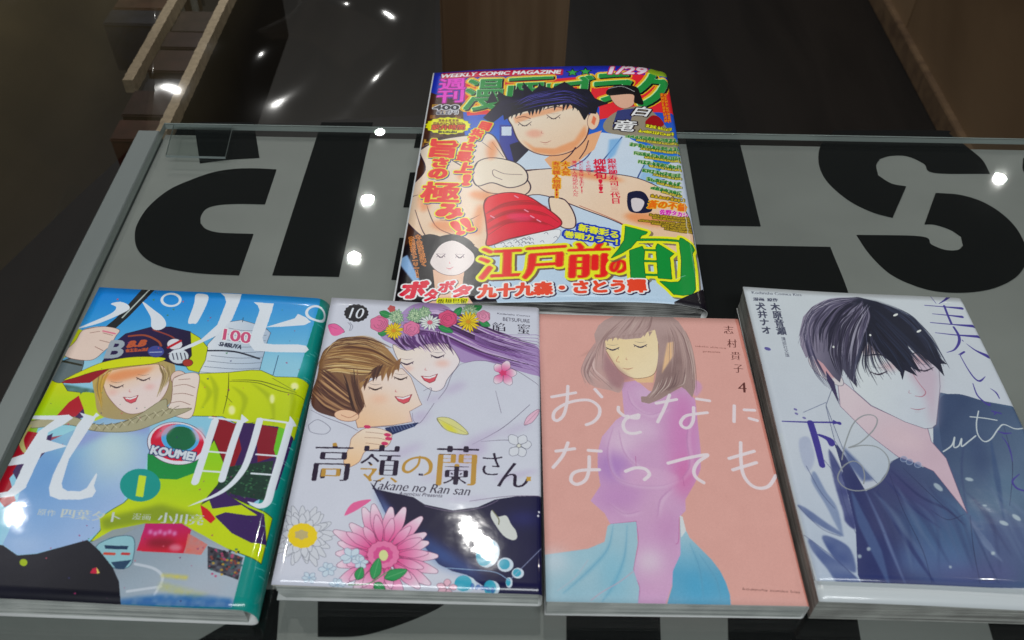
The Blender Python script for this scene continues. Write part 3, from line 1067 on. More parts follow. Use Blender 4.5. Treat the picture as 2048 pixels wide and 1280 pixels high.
def cover_flowers():
    C = Cover(-41.38, 256.52, R(0.748), 115.3, 168.2, 0.0149, 6.5, 22, zf=Z_FLOWERS, bg=(212, 214, 226))
    V = lambda: C.view(540, 580, 3.657)
    D = lambda: C.view(540, 880, 3.555)
    ink = (60, 50, 70)
    V()
    # violet hair sweeping right
    hm = [(960, 175), (1050, 110), (1200, 92), (1330, 150), (1420, 300), (1600, 300), (1760, 360), (1975, 430), (2000, 620), (1800, 590), (1560, 520),
          (1400, 530), (1300, 420), (1000, 440), (900, 400), (812, 345), (880, 260)]
    C.poly(hm, (176, 150, 196), smooth=True)
    C.strands([(1000, 130), (1300, 140), (1640, 300), (1990, 400)], [(950, 330), (1180, 330), (1560, 500), (1990, 610)], 90,
              [(70, 35, 85), (110, 65, 130), (140, 100, 165), (215, 195, 225), (50, 25, 60)], .9, jit=.03, rnd=3)
    C.strands([(830, 330), (900, 380), (990, 440)], [(1300, 300), (1330, 400), (1410, 520)], 50, [(60, 30, 75), (95, 55, 115), (180, 150, 200)], .8, rnd=4)
    for k in range(12):
        C.line([(1500, 320 + k * 4), (1750, 330 + k * 14), (1975, 330 + k * 26)], .3, (150, 115, 175))
    # her face, plain
    C.poly([(900, 400), (1000, 445), (1140, 400), (1290, 395), (1380, 500), (1370, 560), (1300, 650), (1265, 720), (1200, 742), (1110, 690), (1010, 600), (935, 510)],
           ((244, 226, 214), (240, 230, 232), (950, 450), (1250, 650)), smooth=True, edge=ink, ew=.22)
    C.strands([(900, 330), (930, 400), (1000, 440)], [(1280, 290), (1290, 350), (1370, 480)], 46, [(60, 30, 75), (95, 55, 115), (190, 165, 205)], .8, rnd=9)
    calm_face(C, (1000, 530), (1225, 480), (1165, 640), ink=(50, 30, 60), w=.8, s=50, smile=60)
    C.oval((1260, 540), 50, 25, (240, 185, 170), .6, soft=9)
    C.oval((1010, 575), 34, 18, (240, 185, 170), .6, soft=7)
    # his hair and face, plain
    C.poly([(640, 1010), (625, 950), (690, 850), (600, 760), (700, 690), (850, 600), (965, 575), (1030, 640), (1050, 690), (1090, 800), (1110, 840), (1020, 890), (1040, 965), (900, 990)],
           ((244, 200, 165), (240, 222, 212), (700, 980), (930, 700)), edge=(120, 80, 70), ew=.22)
    C.poly([(400, 440), (480, 390), (570, 360), (700, 355), (820, 400), (900, 480), (950, 570), (870, 600), (780, 640), (690, 660), (640, 740), (690, 840), (640, 920),
            (590, 960), (480, 935), (330, 880), (300, 780), (345, 640), (365, 520)], ((176, 138, 92), (92, 60, 52), (650, 380), (480, 900)), smooth=True)
    C.strands([(420, 430), (600, 400), (780, 430), (950, 560)], [(360, 620), (480, 600), (650, 620), (850, 610)], 90,
              [(205, 170, 115), (120, 80, 50), (90, 55, 40), (165, 125, 80), (225, 200, 150)], .8, rnd=5)
    C.strands([(360, 560), (430, 600), (560, 720), (680, 840)], [(300, 760), (380, 860), (520, 920), (640, 930)], 70,
              [(110, 75, 60), (70, 40, 38), (160, 120, 90), (90, 60, 50), (190, 150, 110)], .8, rnd=6)
    rb = random.Random(77)
    for k in range(15):
        t = k / 14
        x, y = 960 - t * 300, 560 + t * 150 + 30 * math.sin(t * 9)
        C.poly([(x, y - 60), (x - 46, y - 30), (x - 30 + rb.uniform(-30, 20), y + 34 + rb.uniform(0, 34))], random.choice([(96, 62, 48), (140, 100, 66), (74, 46, 40), (170, 130, 84)]), .95)
    C.strands([(380, 470), (520, 350), (720, 345), (900, 420)], [(330, 600), (420, 430), (640, 390), (860, 470)], 60, [(120, 84, 60), (80, 50, 40), (210, 180, 130), (170, 130, 88)], .45, jit=.07, rnd=61)
    C.strands([(640, 560), (640, 680), (680, 800), (700, 860)], [(520, 600), (560, 720), (600, 860), (640, 940)], 40, [(84, 54, 46), (56, 34, 34), (150, 112, 84)], .6, jit=.05, rnd=62)
    C.oval((560, 920), 90, 42, (240, 200, 170), rot=.1, edge=(120, 70, 60))
    C.line([(520, 915), (580, 935), (640, 905)], .3, (170, 110, 90))
    calm_face(C, (770, 715), (955, 640), (975, 790), ink=(60, 40, 40), w=.8, s=50, smile=62)
    C.oval((800, 800), 60, 30, (240, 180, 150), .5, soft=12)
    C.oval((1120, 850), 60, 60, (236, 190, 170), .0, soft=10)
    # shirts: lines and lilac shade on white
    for q in ([(1390, 545), (1500, 520), (1640, 530), (1800, 590), (1970, 700)], [(1390, 545), (1330, 620), (1290, 720), (1230, 800)],
              [(1650, 740), (1690, 900)], [(1040, 900), (1050, 960), (1100, 970), (1200, 830)], [(1480, 1130), (1700, 1010), (1900, 840)],
              [(1540, 1110), (1750, 1100), (1900, 1150)], [(300, 880), (400, 930), (560, 990), (640, 1030)], [(700, 1010), (840, 1000), (1000, 990)], [(1120, 740), (1180, 720), (1150, 810)]):
        C.line(q, [.1, .3, .2], (95, 85, 110))
    for c in ((1350, 720, 90, 30), (1560, 1080, 150, 30), (1450, 1200, 150, 60), (1100, 930, 70, 40), (1800, 1020, 120, 20), (1000, 1180, 130, 26), (1200, 800, 70, 20)):
        C.oval(c[:2], c[2], c[3], (190, 172, 205), .55, rot=-.4, soft=14)
    C.poly([(840, 1010), (1090, 970), (1060, 1000), (900, 1060), (860, 1060)], (35, 50, 95))
    for k in range(8):
        C.line([(880 + k * 22, 1000 - k * 3), (900 + k * 22, 1040 - k * 5)], .3, (120, 135, 175))
    # hand
    C.poly([(600, 1080), (680, 1020), (780, 1010), (880, 1045), (890, 1080), (870, 1130), (820, 1160), (700, 1180), (650, 1260), (560, 1300), (540, 1240), (580, 1150)],
           ((244, 222, 205), (242, 200, 160), (700, 1020), (600, 1280)), smooth=True, edge=(130, 90, 80), ew=.22)
    for q in ([(700, 1040), (800, 1050), (860, 1060)], [(690, 1080), (790, 1085), (850, 1100)], [(700, 1120), (780, 1130), (830, 1140)]):
        C.line(q, .22, (150, 110, 95))
    for c in ((712, 1003), (860, 1062), (868, 1090), (840, 1125)):
        C.oval(c, 26, 13, (205, 60, 110), rot=.1)
    # crown of flowers
    for p, q in (((800, 165), (900, 200)), ((1230, 270), (1340, 310)), ((1350, 190), (1400, 130)), ((1490, 140), (1550, 120)), ((790, 320), (860, 310)), ((1530, 230), (1610, 265))):
        leaf(C, p, q, 24, (45, 140, 80), (20, 70, 45), (150, 200, 150))
    for c, r in (((925, 200), 60), ((1060, 190), 62), ((1130, 170), 50), ((1460, 155), 58)):
        petal_ring(C, c, 5, r, 15, 9, (165, 195, 160), (70, 110, 80), seed=int(c[0]))
        petal_ring(C, c, 3, r * .6, 11, 8, (195, 215, 180), (80, 120, 90), seed=int(c[0]) + 1)
    C.oval((890, 140), 28, 24, (190, 90, 90), n=10, scal=.1)
    for c, r, cc in (((800, 250), 68, (222, 120, 160)), ((1035, 285), 62, (226, 130, 170)), ((1300, 212), 70, (218, 88, 130)), ((1560, 195), 50, (226, 150, 180))):
        rose(C, c, r, cc, seed=r)
    for c, r in (((905, 300), 72), ((1450, 235), 88)):
        petal_ring(C, c, 8, r, 17, 9, (238, 205, 40), (130, 105, 20), seed=r, ry=.85)
        C.oval(c, 17, 14, (215, 150, 30))
    petal_ring(C, (1170, 240), 8, 78, 15, 10, (226, 230, 228), (110, 120, 120), seed=3, ry=.8)
    C.oval((1170, 240), 20, 16, (215, 110, 130))
    # petals
    leaf(C, (425, 262), (545, 310), 30, (228, 110, 165), ink)
    C.poly([(425, 262), (470, 285), (545, 300), (500, 335), (450, 330)], (232, 110, 165), smooth=True)
    for q in ([(570, 240), (590, 265), (580, 300)], [(585, 240), (605, 270), (590, 300)], [(280, 990), (350, 950), (440, 1010), (400, 1055), (300, 1040), (280, 990)]):
        C.line(q, .25, (110, 110, 130))
    leaf(C, (1220, 940), (1450, 1055), 42, (222, 218, 150), (90, 85, 60))
    C.poly([(1240, 955), (1330, 1000), (1380, 1050), (1300, 1030)], (222, 215, 60), .8, soft=4)
    petal_ring(C, (1705, 610), 10, 105, 5, 34, (236, 220, 230), (120, 100, 120), seed=9, ry=.9, cin=(226, 90, 150))
    C.oval((1705, 610), 26, 20, (215, 70, 120), n=10, scal=.2)
    petal_ring(C, (1820, 1140), 10, 105, 5, 36, (220, 222, 230), (90, 90, 110), seed=4, ry=.9)
    C.oval((1820, 1140), 16, 14, (225, 225, 215), edge=(90, 90, 100))
    leaf(C, (1860, 990), (1975, 870), 26, (232, 190, 210), (120, 100, 120))
    # number badge
    C.oval((632, 172), 88, 64, (22, 18, 30), n=32, scal=.035)
    C.text("10", (590, 132), (695, 138), (575, 208), (225, 228, 235), mincho=3, slant=.15)
    t = (62, 58, 78)
    C.text("Kodansha Comics", (1662, 168), (1902, 188), (1662, 180), t, slant=.1)
    C.text("BETSUFURE", (1705, 202), (1900, 218), (1705, 228), t)
    C.text("餡", (1628, 238), (1722, 244), (1625, 300), (50, 45, 62), mincho=3)
    C.text("蜜", (1812, 250), (1902, 256), (1810, 322), (50, 45, 62), mincho=3)
    D()
    # navy skirt with stars of blue
    C.poly([(712, 300), (760, 352), (850, 372), (1020, 408), (1100, 460), (1300, 502), (1480, 478), (1600, 425), (1750, 402), (1990, 396), (1990, 1140), (1650, 1140), (1560, 1070),
            (1400, 960), (1300, 935), (1200, 885), (1100, 760), (830, 540), (780, 440)], ((30, 24, 58), (26, 24, 66), (1000, 500), (1500, 900)))
    C.poly([(1040, 640), (1200, 740), (1440, 900), (1560, 1040), (1700, 1100), (1400, 960), (1200, 890), (1080, 780)], (70, 110, 175), .8, soft=16, water=.4)
    C.poly([(735, 340), (800, 420), (880, 520), (820, 540)], (120, 150, 205), .8, soft=10)
    C.oval((1800, 560), 120, 40, (50, 60, 150), .5, soft=20)
    for c in ((1915, 512), (1908, 540)):
        C.oval(c, 8, 8, (230, 230, 240))
    for q in ([(1100, 470), (1300, 508), (1500, 482), (1620, 430)], [(1420, 435), (1700, 400), (1930, 398)]):
        C.line(q, .3, (130, 115, 140))
    C.oval((1400, 420), 180, 16, (200, 190, 215), .5, rot=-.05, soft=8)
    C.oval((1300, 230), 240, 24, (196, 182, 210), .5, rot=-.25, soft=12)
    C.oval((1750, 250), 160, 18, (190, 172, 205), .5, rot=-.2, soft=9)
    # white daisy in line
    for rr, n_, sd in ((235, 17, 1), (200, 14, 2), (150, 12, 3)):
        petal_ring(C, (230, 680), 60, rr, n_, 26, (214, 216, 224), (125, 128, 140), seed=sd, ry=1.0)
    C.oval((232, 682), 105, 88, (236, 206, 40), n=26, scal=.02)
    C.oval((225, 675), 48, 34, (196, 180, 130), n=12, scal=.1)
    # big pink flower
    petal_ring(C, (805, 820), 90, 385, 22, 44, (238, 214, 228), (110, 60, 95), seed=5, ry=.9, cin=(226, 70, 140))
    petal_ring(C, (805, 820), 90, 300, 15, 34, (238, 190, 215), (130, 60, 100), seed=8, ry=.9, cin=(222, 80, 145))
    C.oval((805, 815), 115, 98, (230, 130, 175), n=30, scal=.03, edge=(170, 60, 110))
    C.oval((805, 818), 70, 60, (214, 90, 150), n=20, scal=.05)
    C.oval((808, 822), 32, 38, (218, 222, 160))
    C.poly([(530, 535), (590, 450), (720, 425), (650, 480), (570, 525)], (228, 110, 160), smooth=True)
    # small blue blossoms
    for c, r in (((580, 830), 84), ((410, 920), 66), ((280, 980), 54), ((480, 1030), 60), ((640, 870), 60)):
        petal_ring(C, c, 5, r, 6, r * .33, (206, 220, 232), (130, 145, 170), seed=r, ry=.8)
        C.oval(c, 9, 8, (170, 195, 215))
    C.line([(560, 1030), (700, 1020), (800, 960), (860, 920)], .5, (110, 150, 110))
    for p, q, w_ in (((735, 990), (775, 840), 38), ((815, 985), (975, 925), 38), ((620, 995), (655, 905), 32), ((740, 1020), (820, 1080), 34)):
        leaf(C, p, q, w_, (52, 150, 90), (25, 80, 50), (160, 210, 160))
    # blue leaves on the navy
    for c, rx, ry, rt in (((1535, 800), 66, 98, .3), ((1375, 1020), 62, 56, 0), ((1565, 1050), 44, 52, 0)):
        C.oval((c[0] + 14, c[1] + 6), rx * 1.25, ry * 1.05, (205, 220, 232), rot=rt)
        C.oval(c, rx, ry, (58, 165, 190), rot=rt, water=.3, cell=20)
    for c, rx, ry in (((1668, 885), 48, 46), ((1757, 945), 36, 34), ((1695, 1012), 20, 34)):
        C.oval((c[0] + 6, c[1] + 3), rx * 1.2, ry * 1.1, (210, 222, 234))
        C.oval(c, rx * .8, ry * .8, (70, 170, 195))
    C.line([(1250, 910), (1400, 920), (1600, 940), (1700, 1000)], .3, (170, 200, 230))
    C.line([(1700, 1000), (1850, 850), (1940, 760)], .25, (170, 180, 210))
    for k in range(5):
        C.oval((1440 + k * 36, 1040 + k * 7), 14, 22, (60, 100, 170), .7, rot=k * .8)
    petal_ring(C, (1260, 1050), 10, 80, 5, 26, (234, 190, 205), (130, 90, 110), seed=7, ry=.8)
    # white moth-like petal
    C.poly([(1580, 500), (1620, 545), (1680, 540), (1715, 600), (1750, 650), (1755, 700), (1720, 712), (1660, 680), (1600, 600), (1570, 540)], (214, 216, 212), smooth=True)
    C.line([(1580, 500), (1625, 560), (1625, 600)], .5, (120, 120, 90))
    # title: ink with gold strokes
    dk, go = (38, 22, 52), (190, 148, 70)

    def two(ch, TL, TR, BL, cuts, base=dk):
        C.text(ch, TL, TR, BL, base, mincho=4, bold=.08)
        mk, x0, y0 = C.last
        for poly_, cc in cuts:
            pm, px0, py0 = C.mask(poly_)
            full = np.zeros(mk.shape, bool)
            hh, ww = mk.shape
            ax0, ay0, ax1, ay1 = max(px0, x0), max(py0, y0), min(px0 + pm.shape[1], x0 + ww), min(py0 + pm.shape[0], y0 + hh)
            if ax1 > ax0 and ay1 > ay0:
                full[ay0 - y0:ay1 - y0, ax0 - x0:ax1 - x0] = pm[ay0 - py0:ay1 - py0, ax0 - px0:ax1 - px0]
            C.paint(mk & full, x0, y0, cc)

    two("高", (330, 18), (600, 22), (285, 292), [([(440, 0), (500, 0), (500, 46), (440, 46)], go), ([(370, 190), (500, 190), (500, 262), (360, 262)], go)])
    two("嶺", (665, 35), (935, 40), (625, 300), [([(640, 178), (770, 178), (790, 310), (600, 310)], go), ([(770, 262), (920, 262), (920, 310), (770, 310)], go)])
    C.line([(1065, 120), (1050, 180), (990, 228), (950, 215), (960, 165), (1020, 130), (1100, 130), (1140, 170), (1135, 225), (1095, 250)], [1, 1.1, 1.2, 1.6, 1.4, 1.0, 1.4, 2.0, 1.6, .6], go)
    small_print(C, (1055, 245), (1088, 248), 14, dk)
    two("蘭", (1190, 42), (1490, 48), (1165, 325), [([(1160, 105), (1480, 105), (1480, 190), (1235, 190), (1235, 340), (1150, 340)], go), ([(1420, 105), (1490, 105), (1490, 340), (1400, 340)], go)])
    C.text("さ", (1518, 92), (1655, 96), (1500, 250), dk, mincho=2)
    C.text("ん", (1640, 160), (1855, 170), (1615, 332), dk, mincho=2)
    C.oval((1840, 278), 18, 18, (200, 160, 70), n=8, scal=.2)
    C.text("Takane no Ran san", (735, 288), (1430, 335), (722, 350), (40, 28, 55), slant=.3, mincho=2)
    C.text("Ammitsu Presents", (915, 368), (1228, 384), (912, 394), (50, 40, 65), slant=.3)
    return C.image("print_flowers")


def cover_peach():
    C = Cover(73.0, 255.32, R(1.351), 112.5, 169.7, 0.0127, 6.5, 22, zf=Z_PEACH, bg=(228, 170, 160))
    E_ = lambda: C.view(1070, 610, 3.593)
    F = lambda: C.view(1070, 920, 3.593)
    E_()
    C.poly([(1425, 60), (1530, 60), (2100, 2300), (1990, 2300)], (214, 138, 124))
    # watercolour figure
    lilac = (214, 166, 206)
    C.poly([(620, 560), (730, 545), (820, 620), (960, 640), (1060, 590), (1150, 680), (1160, 760), (1190, 1050), (1190, 1180), (1150, 1280), (1080, 1400), (1082, 1480), (1035, 1530),
            (1042, 1690), (1050, 1800), (1000, 1900), (985, 2010), (940, 2150), (735, 2150), (750, 2030), (708, 1910), (740, 1710), (725, 1555), (540, 1575), (500, 1500), (398, 1410),
            (470, 1300), (450, 1180), (450, 1060), (480, 950), (580, 830), (640, 790)], lilac)
    for c, rx, ry, cc, al in (((700, 900), 180, 90, (228, 196, 222), .8), ((1060, 950), 110, 330, (214, 128, 190), .75), ((560, 1160), 120, 120, (178, 130, 200), .8), ((620, 1380), 200, 90, (196, 140, 198), .7),
                              ((1080, 1250), 70, 160, (218, 110, 170), .7), ((860, 1450), 120, 140, (216, 170, 206), .7), ((950, 1600), 90, 120, (205, 145, 195), .7), ((820, 1850), 90, 90, (228, 212, 226), .95),
                              ((900, 2000), 90, 90, (220, 175, 210), .6), ((620, 1000), 110, 60, (232, 205, 226), .8), ((800, 640), 90, 40, (226, 196, 222), .8)):
        m, x0, y0 = C.mask([(c[0] + rx * math.cos(t * .3), c[1] + ry * math.sin(t * .3)) for t in range(21)])
        body, bx, by = C.mask([(620, 560), (730, 545), (820, 620), (960, 640), (1060, 590), (1150, 680), (1160, 760), (1190, 1050), (1190, 1180), (1150, 1280), (1080, 1400), (1082, 1480), (1035, 1530),
                               (1042, 1690), (1050, 1800), (1000, 1900), (985, 2010), (940, 2150), (735, 2150), (750, 2030), (708, 1910), (740, 1710), (725, 1555), (540, 1575), (500, 1500), (398, 1410),
                               (470, 1300), (450, 1180), (450, 1060), (480, 950), (580, 830), (640, 790)])
        cl = np.zeros((C.H, C.W), bool)
        h_, w_ = body.shape
        Y1, X1 = min(by + h_, C.H), min(bx + w_, C.W)
        cl[max(by, 0):Y1, max(bx, 0):X1] = body[max(-by, 0):Y1 - by, max(-bx, 0):X1 - bx]
        C.clipm = cl
        mm = blur(np.pad(m, 70).astype(float), 26)
        C.paint(mm, x0 - 70, y0 - 70, cc, al)
        C.clipm = None
    C.poly([(1130, 540), (1180, 555), (1200, 600), (1160, 660), (1130, 620)], (215, 160, 195), .9, smooth=True, soft=3)
    for q in ([(725, 1555), (740, 1710), (708, 1910), (750, 2030), (735, 2150)], [(1035, 1530), (1030, 1690), (1010, 1720)], [(720, 1090), (725, 1160)], [(540, 1575), (725, 1555)], [(1060, 1240), (1070, 1300)]):
        C.line(q, .3, (190, 100, 160), .8)
    for q in ([(560, 880), (520, 1050), (560, 1220), (700, 1290), (900, 1300), (1020, 1260)], [(600, 900), (640, 1060), (760, 1180), (900, 1240)], [(1120, 760), (1090, 960), (1110, 1150), (1040, 1260)],
              [(660, 620), (700, 720), (820, 790), (960, 740)], [(520, 1420), (640, 1500), (760, 1480)], [(980, 1320), (900, 1400), (880, 1520)]):
        C.line(q, [.15, .5, .8, .4, .15], (176, 110, 170), .5, soft=1)
        C.line([(a + 14, b + 8) for a, b in q], [.3, 1.8, 2.4, .3], (236, 208, 230), .35, soft=4)
    C.poly([(620, 1200), (760, 1170), (930, 1190), (1030, 1240), (980, 1290), (820, 1300), (680, 1280)], (226, 180, 214), .5, smooth=True, soft=6)
    F()
    blue = (156, 204, 222)
    C.poly([(60, 685), (200, 665), (380, 640), (500, 590), (520, 480), (540, 462), (728, 445), (738, 600), (706, 790), (750, 920), (735, 1100), (60, 1100)], blue, water=.25, cell=120, seed=2)
    C.poly([(1040, 400), (1060, 410), (1080, 500), (1110, 560), (1190, 640), (1270, 720), (1330, 800), (1370, 880), (1400, 970), (1412, 1100), (930, 1100), (985, 910), (990, 800), (1045, 680)],
           ((165, 210, 226), (84, 170, 210), (1060, 500), (1120, 820)), water=.2, cell=70, seed=3)
    C.poly([(1040, 400), (1060, 410), (1085, 510), (1050, 560)], (220, 225, 228))
    for q in ([(560, 470), (520, 640), (380, 800), (200, 960)], [(660, 470), (640, 700), (560, 900), (480, 1020)], [(1110, 600), (1180, 780), (1210, 1000)], [(1180, 680), (1300, 860), (1330, 1010)]):
        C.line(q, [.2, 1.2, 2.2, .4], (104, 170, 200), .45, soft=3)
        C.line(q, [.1, .3, .1], (90, 150, 190), .6)
    C.oval((140, 730), 90, 70, (222, 226, 234), .8, soft=26)
    C.oval((560, 850), 90, 200, (110, 185, 214), .5, soft=30)
    C.oval((300, 950), 180, 60, (120, 190, 216), .45, soft=30)
    C.line([(700, 805), (600, 880), (480, 950), (400, 1010)], .5, (200, 170, 190), .7)
    C.line([(380, 720), (280, 850), (160, 940)], .5, (190, 190, 205), .5)
    E_()
    # face and hair, plain
    C.poly([(690, 520), (860, 480), (850, 560), (740, 560)], (240, 196, 150))
    C.poly([(488, 255), (600, 230), (760, 190), (868, 180), (885, 300), (880, 420), (850, 500), (760, 528), (680, 520), (600, 470), (545, 390), (505, 320)],
           ((246, 220, 172), (248, 226, 186), (560, 280), (800, 450)), smooth=True, edge=(120, 80, 70), ew=.25)
    C.oval((600, 360), 40, 60, (248, 226, 176), .7, soft=12)
    hair = ((192, 162, 158), (168, 140, 136), (700, 100), (1050, 600))
    C.poly([(425, 215), (455, 150), (500, 112), (590, 72), (700, 56), (860, 54), (960, 70), (1030, 120), (1090, 210), (1120, 290), (1140, 400), (1152, 540), (1150, 600), (1130, 668), (1080, 610), (1050, 590),
            (950, 650), (900, 680), (820, 712), (765, 700), (760, 660), (800, 660), (840, 620), (865, 540), (880, 420), (890, 300), (862, 180), (800, 200), (760, 240), (650, 250), (560, 235), (500, 262), (440, 290)], hair)
    C.poly([(440, 270), (500, 262), (520, 370), (600, 480), (640, 540), (612, 628), (540, 615), (430, 590), (365, 540), (345, 470), (365, 380), (410, 310)], (196, 164, 160), smooth=True, water=.35, cell=40)
    C.poly([(500, 330), (560, 420), (700, 540), (650, 545), (610, 612), (540, 570), (490, 460)], (166, 118, 126), .7, soft=8)
    C.poly([(900, 250), (985, 225), (1060, 300), (1090, 450), (1040, 590), (950, 620), (880, 640), (880, 500), (930, 440), (990, 400), (1000, 280)], (134, 106, 104), .7, soft=14, water=.6, cell=30)
    C.poly([(950, 275), (995, 265), (992, 370), (925, 470), (910, 500), (930, 380)], (240, 196, 150), soft=2)
    C.strands([(640, 70), (480, 200), (400, 380), (380, 520)], [(700, 70), (560, 190), (500, 240), (480, 480)], 16, [(196, 166, 160), (140, 108, 108), (160, 128, 124)], .5, a=.5, jit=.02, rnd=12)
    C.strands([(900, 70), (940, 220), (930, 420), (900, 560)], [(960, 80), (1080, 240), (1130, 420), (1130, 620)], 22, [(196, 166, 160), (120, 92, 92), (160, 128, 124)], .5, a=.5, jit=.02, rnd=15)
    C.strands([(350, 400), (380, 500), (500, 600)], [(440, 300), (430, 460), (600, 610)], 10, [(120, 85, 85), (225, 195, 190)], .3, rnd=13)
    C.strands([(900, 500), (860, 600), (780, 690)], [(1120, 450), (1100, 560), (1040, 590)], 16, [(120, 95, 95), (225, 205, 195)], .35, rnd=14)
    C.poly([(300, 385), (400, 320), (440, 300), (420, 340)], (200, 150, 140), .6, soft=3)
    C.strands([(440, 260), (360, 380), (330, 470), (360, 590)], [(480, 250), (420, 380), (380, 500), (470, 620)], 26, [(186, 150, 148), (206, 178, 172), (150, 116, 116)], .55, a=.7, jit=.06, rnd=41)
    C.strands([(1080, 180), (1130, 300), (1160, 450), (1170, 640)], [(1040, 160), (1100, 300), (1130, 450), (1120, 660)], 22, [(186, 156, 150), (150, 122, 118), (206, 180, 172)], .5, a=.7, jit=.1, rnd=42)
    C.strands([(700, 60), (620, 150), (540, 240)], [(860, 60), (840, 160), (800, 215)], 30, [(176, 146, 142), (205, 180, 172), (150, 120, 118)], .5, a=.6, rnd=43)
    for k in range(9):
        x = 510 + k * 38
        C.poly([(x, 236 - k * 5), (x + 30, 232 - k * 5), (x + 8, 268 - k * 5)], (176, 146, 142), .9)
    calm_face(C, (556, 310), (755, 290), (665, 455), ink=(55, 50, 75), w=.75, s=48, lip=(190, 120, 100))
    C.line([(600, 370), (582, 405), (606, 412)], .3, (205, 140, 110))
    # brush title
    w = (238, 226, 232)
    k = .95 * 28 / 3.593 / 3.6
    B = 1.75
    S1 = [[(120, 662), (290, 632)], [(235, 585), (228, 700), (205, 790), (160, 832), (130, 812), (150, 755), (250, 700), (380, 685), (455, 730), (460, 790), (420, 840), (368, 862)], [(430, 608), (478, 662)],
          [(598, 735), (600, 765), (640, 798), (665, 800)], [(745, 792), (735, 815), (690, 812)], [(740, 790), (660, 815), (632, 860), (650, 910), (700, 925), (755, 915)],
          [(870, 708), (1015, 680)], [(965, 648), (930, 740), (880, 842)], [(1160, 676), (1252, 690)], [(1138, 738), (1135, 830), (1105, 880), (1065, 880), (1045, 845), (1080, 800), (1150, 785), (1235, 775)],
          [(1430, 725), (1428, 840)], [(1502, 755), (1575, 758)], [(1538, 816), (1595, 832)],
          [(150, 1052), (282, 1034)], [(235, 992), (200, 1080), (130, 1168)], [(382, 1046), (472, 1052)], [(388, 1092), (385, 1190), (360, 1260), (300, 1290), (258, 1265), (270, 1215), (330, 1190), (460, 1185)],
          [(650, 1196), (720, 1172), (790, 1180), (820, 1220), (785, 1256)],
          [(955, 1138), (1100, 1100), (1238, 1078), (1170, 1130), (1140, 1190), (1155, 1240), (1210, 1278)],
          [(1476, 990), (1478, 1120), (1495, 1220), (1545, 1290), (1610, 1318), (1680, 1300), (1730, 1225)], [(1393, 1104), (1572, 1052)], [(1420, 1186), (1588, 1134)]]
    for q in S1:
        C.line(q, B, w, .93)
    br = (98, 48, 44)
    for ch, y, x in (("志", 150, 1355), ("村", 248, 1380), ("貴", 338, 1405), ("子", 430, 1425)):
        C.text(ch, (x, y), (x + 68, y + 3), (x + 2, y + 58), br, mincho=2)
    C.text("4", (1455, 556), (1518, 560), (1460, 628), br, mincho=4)
    C.text("takako shimura", (1150, 292), (1372, 308), (1150, 302), (130, 70, 62), slant=.1)
    C.text("presents", (1205, 332), (1330, 338), (1205, 345), (130, 70, 62), slant=.1)
    F()
    C.text("kodansha comics kiss", (1492, 920), (1902, 944), (1492, 936), (110, 70, 66))
    return C.image("print_peach", grain=.018, contrast=1.0, sat=1.0)


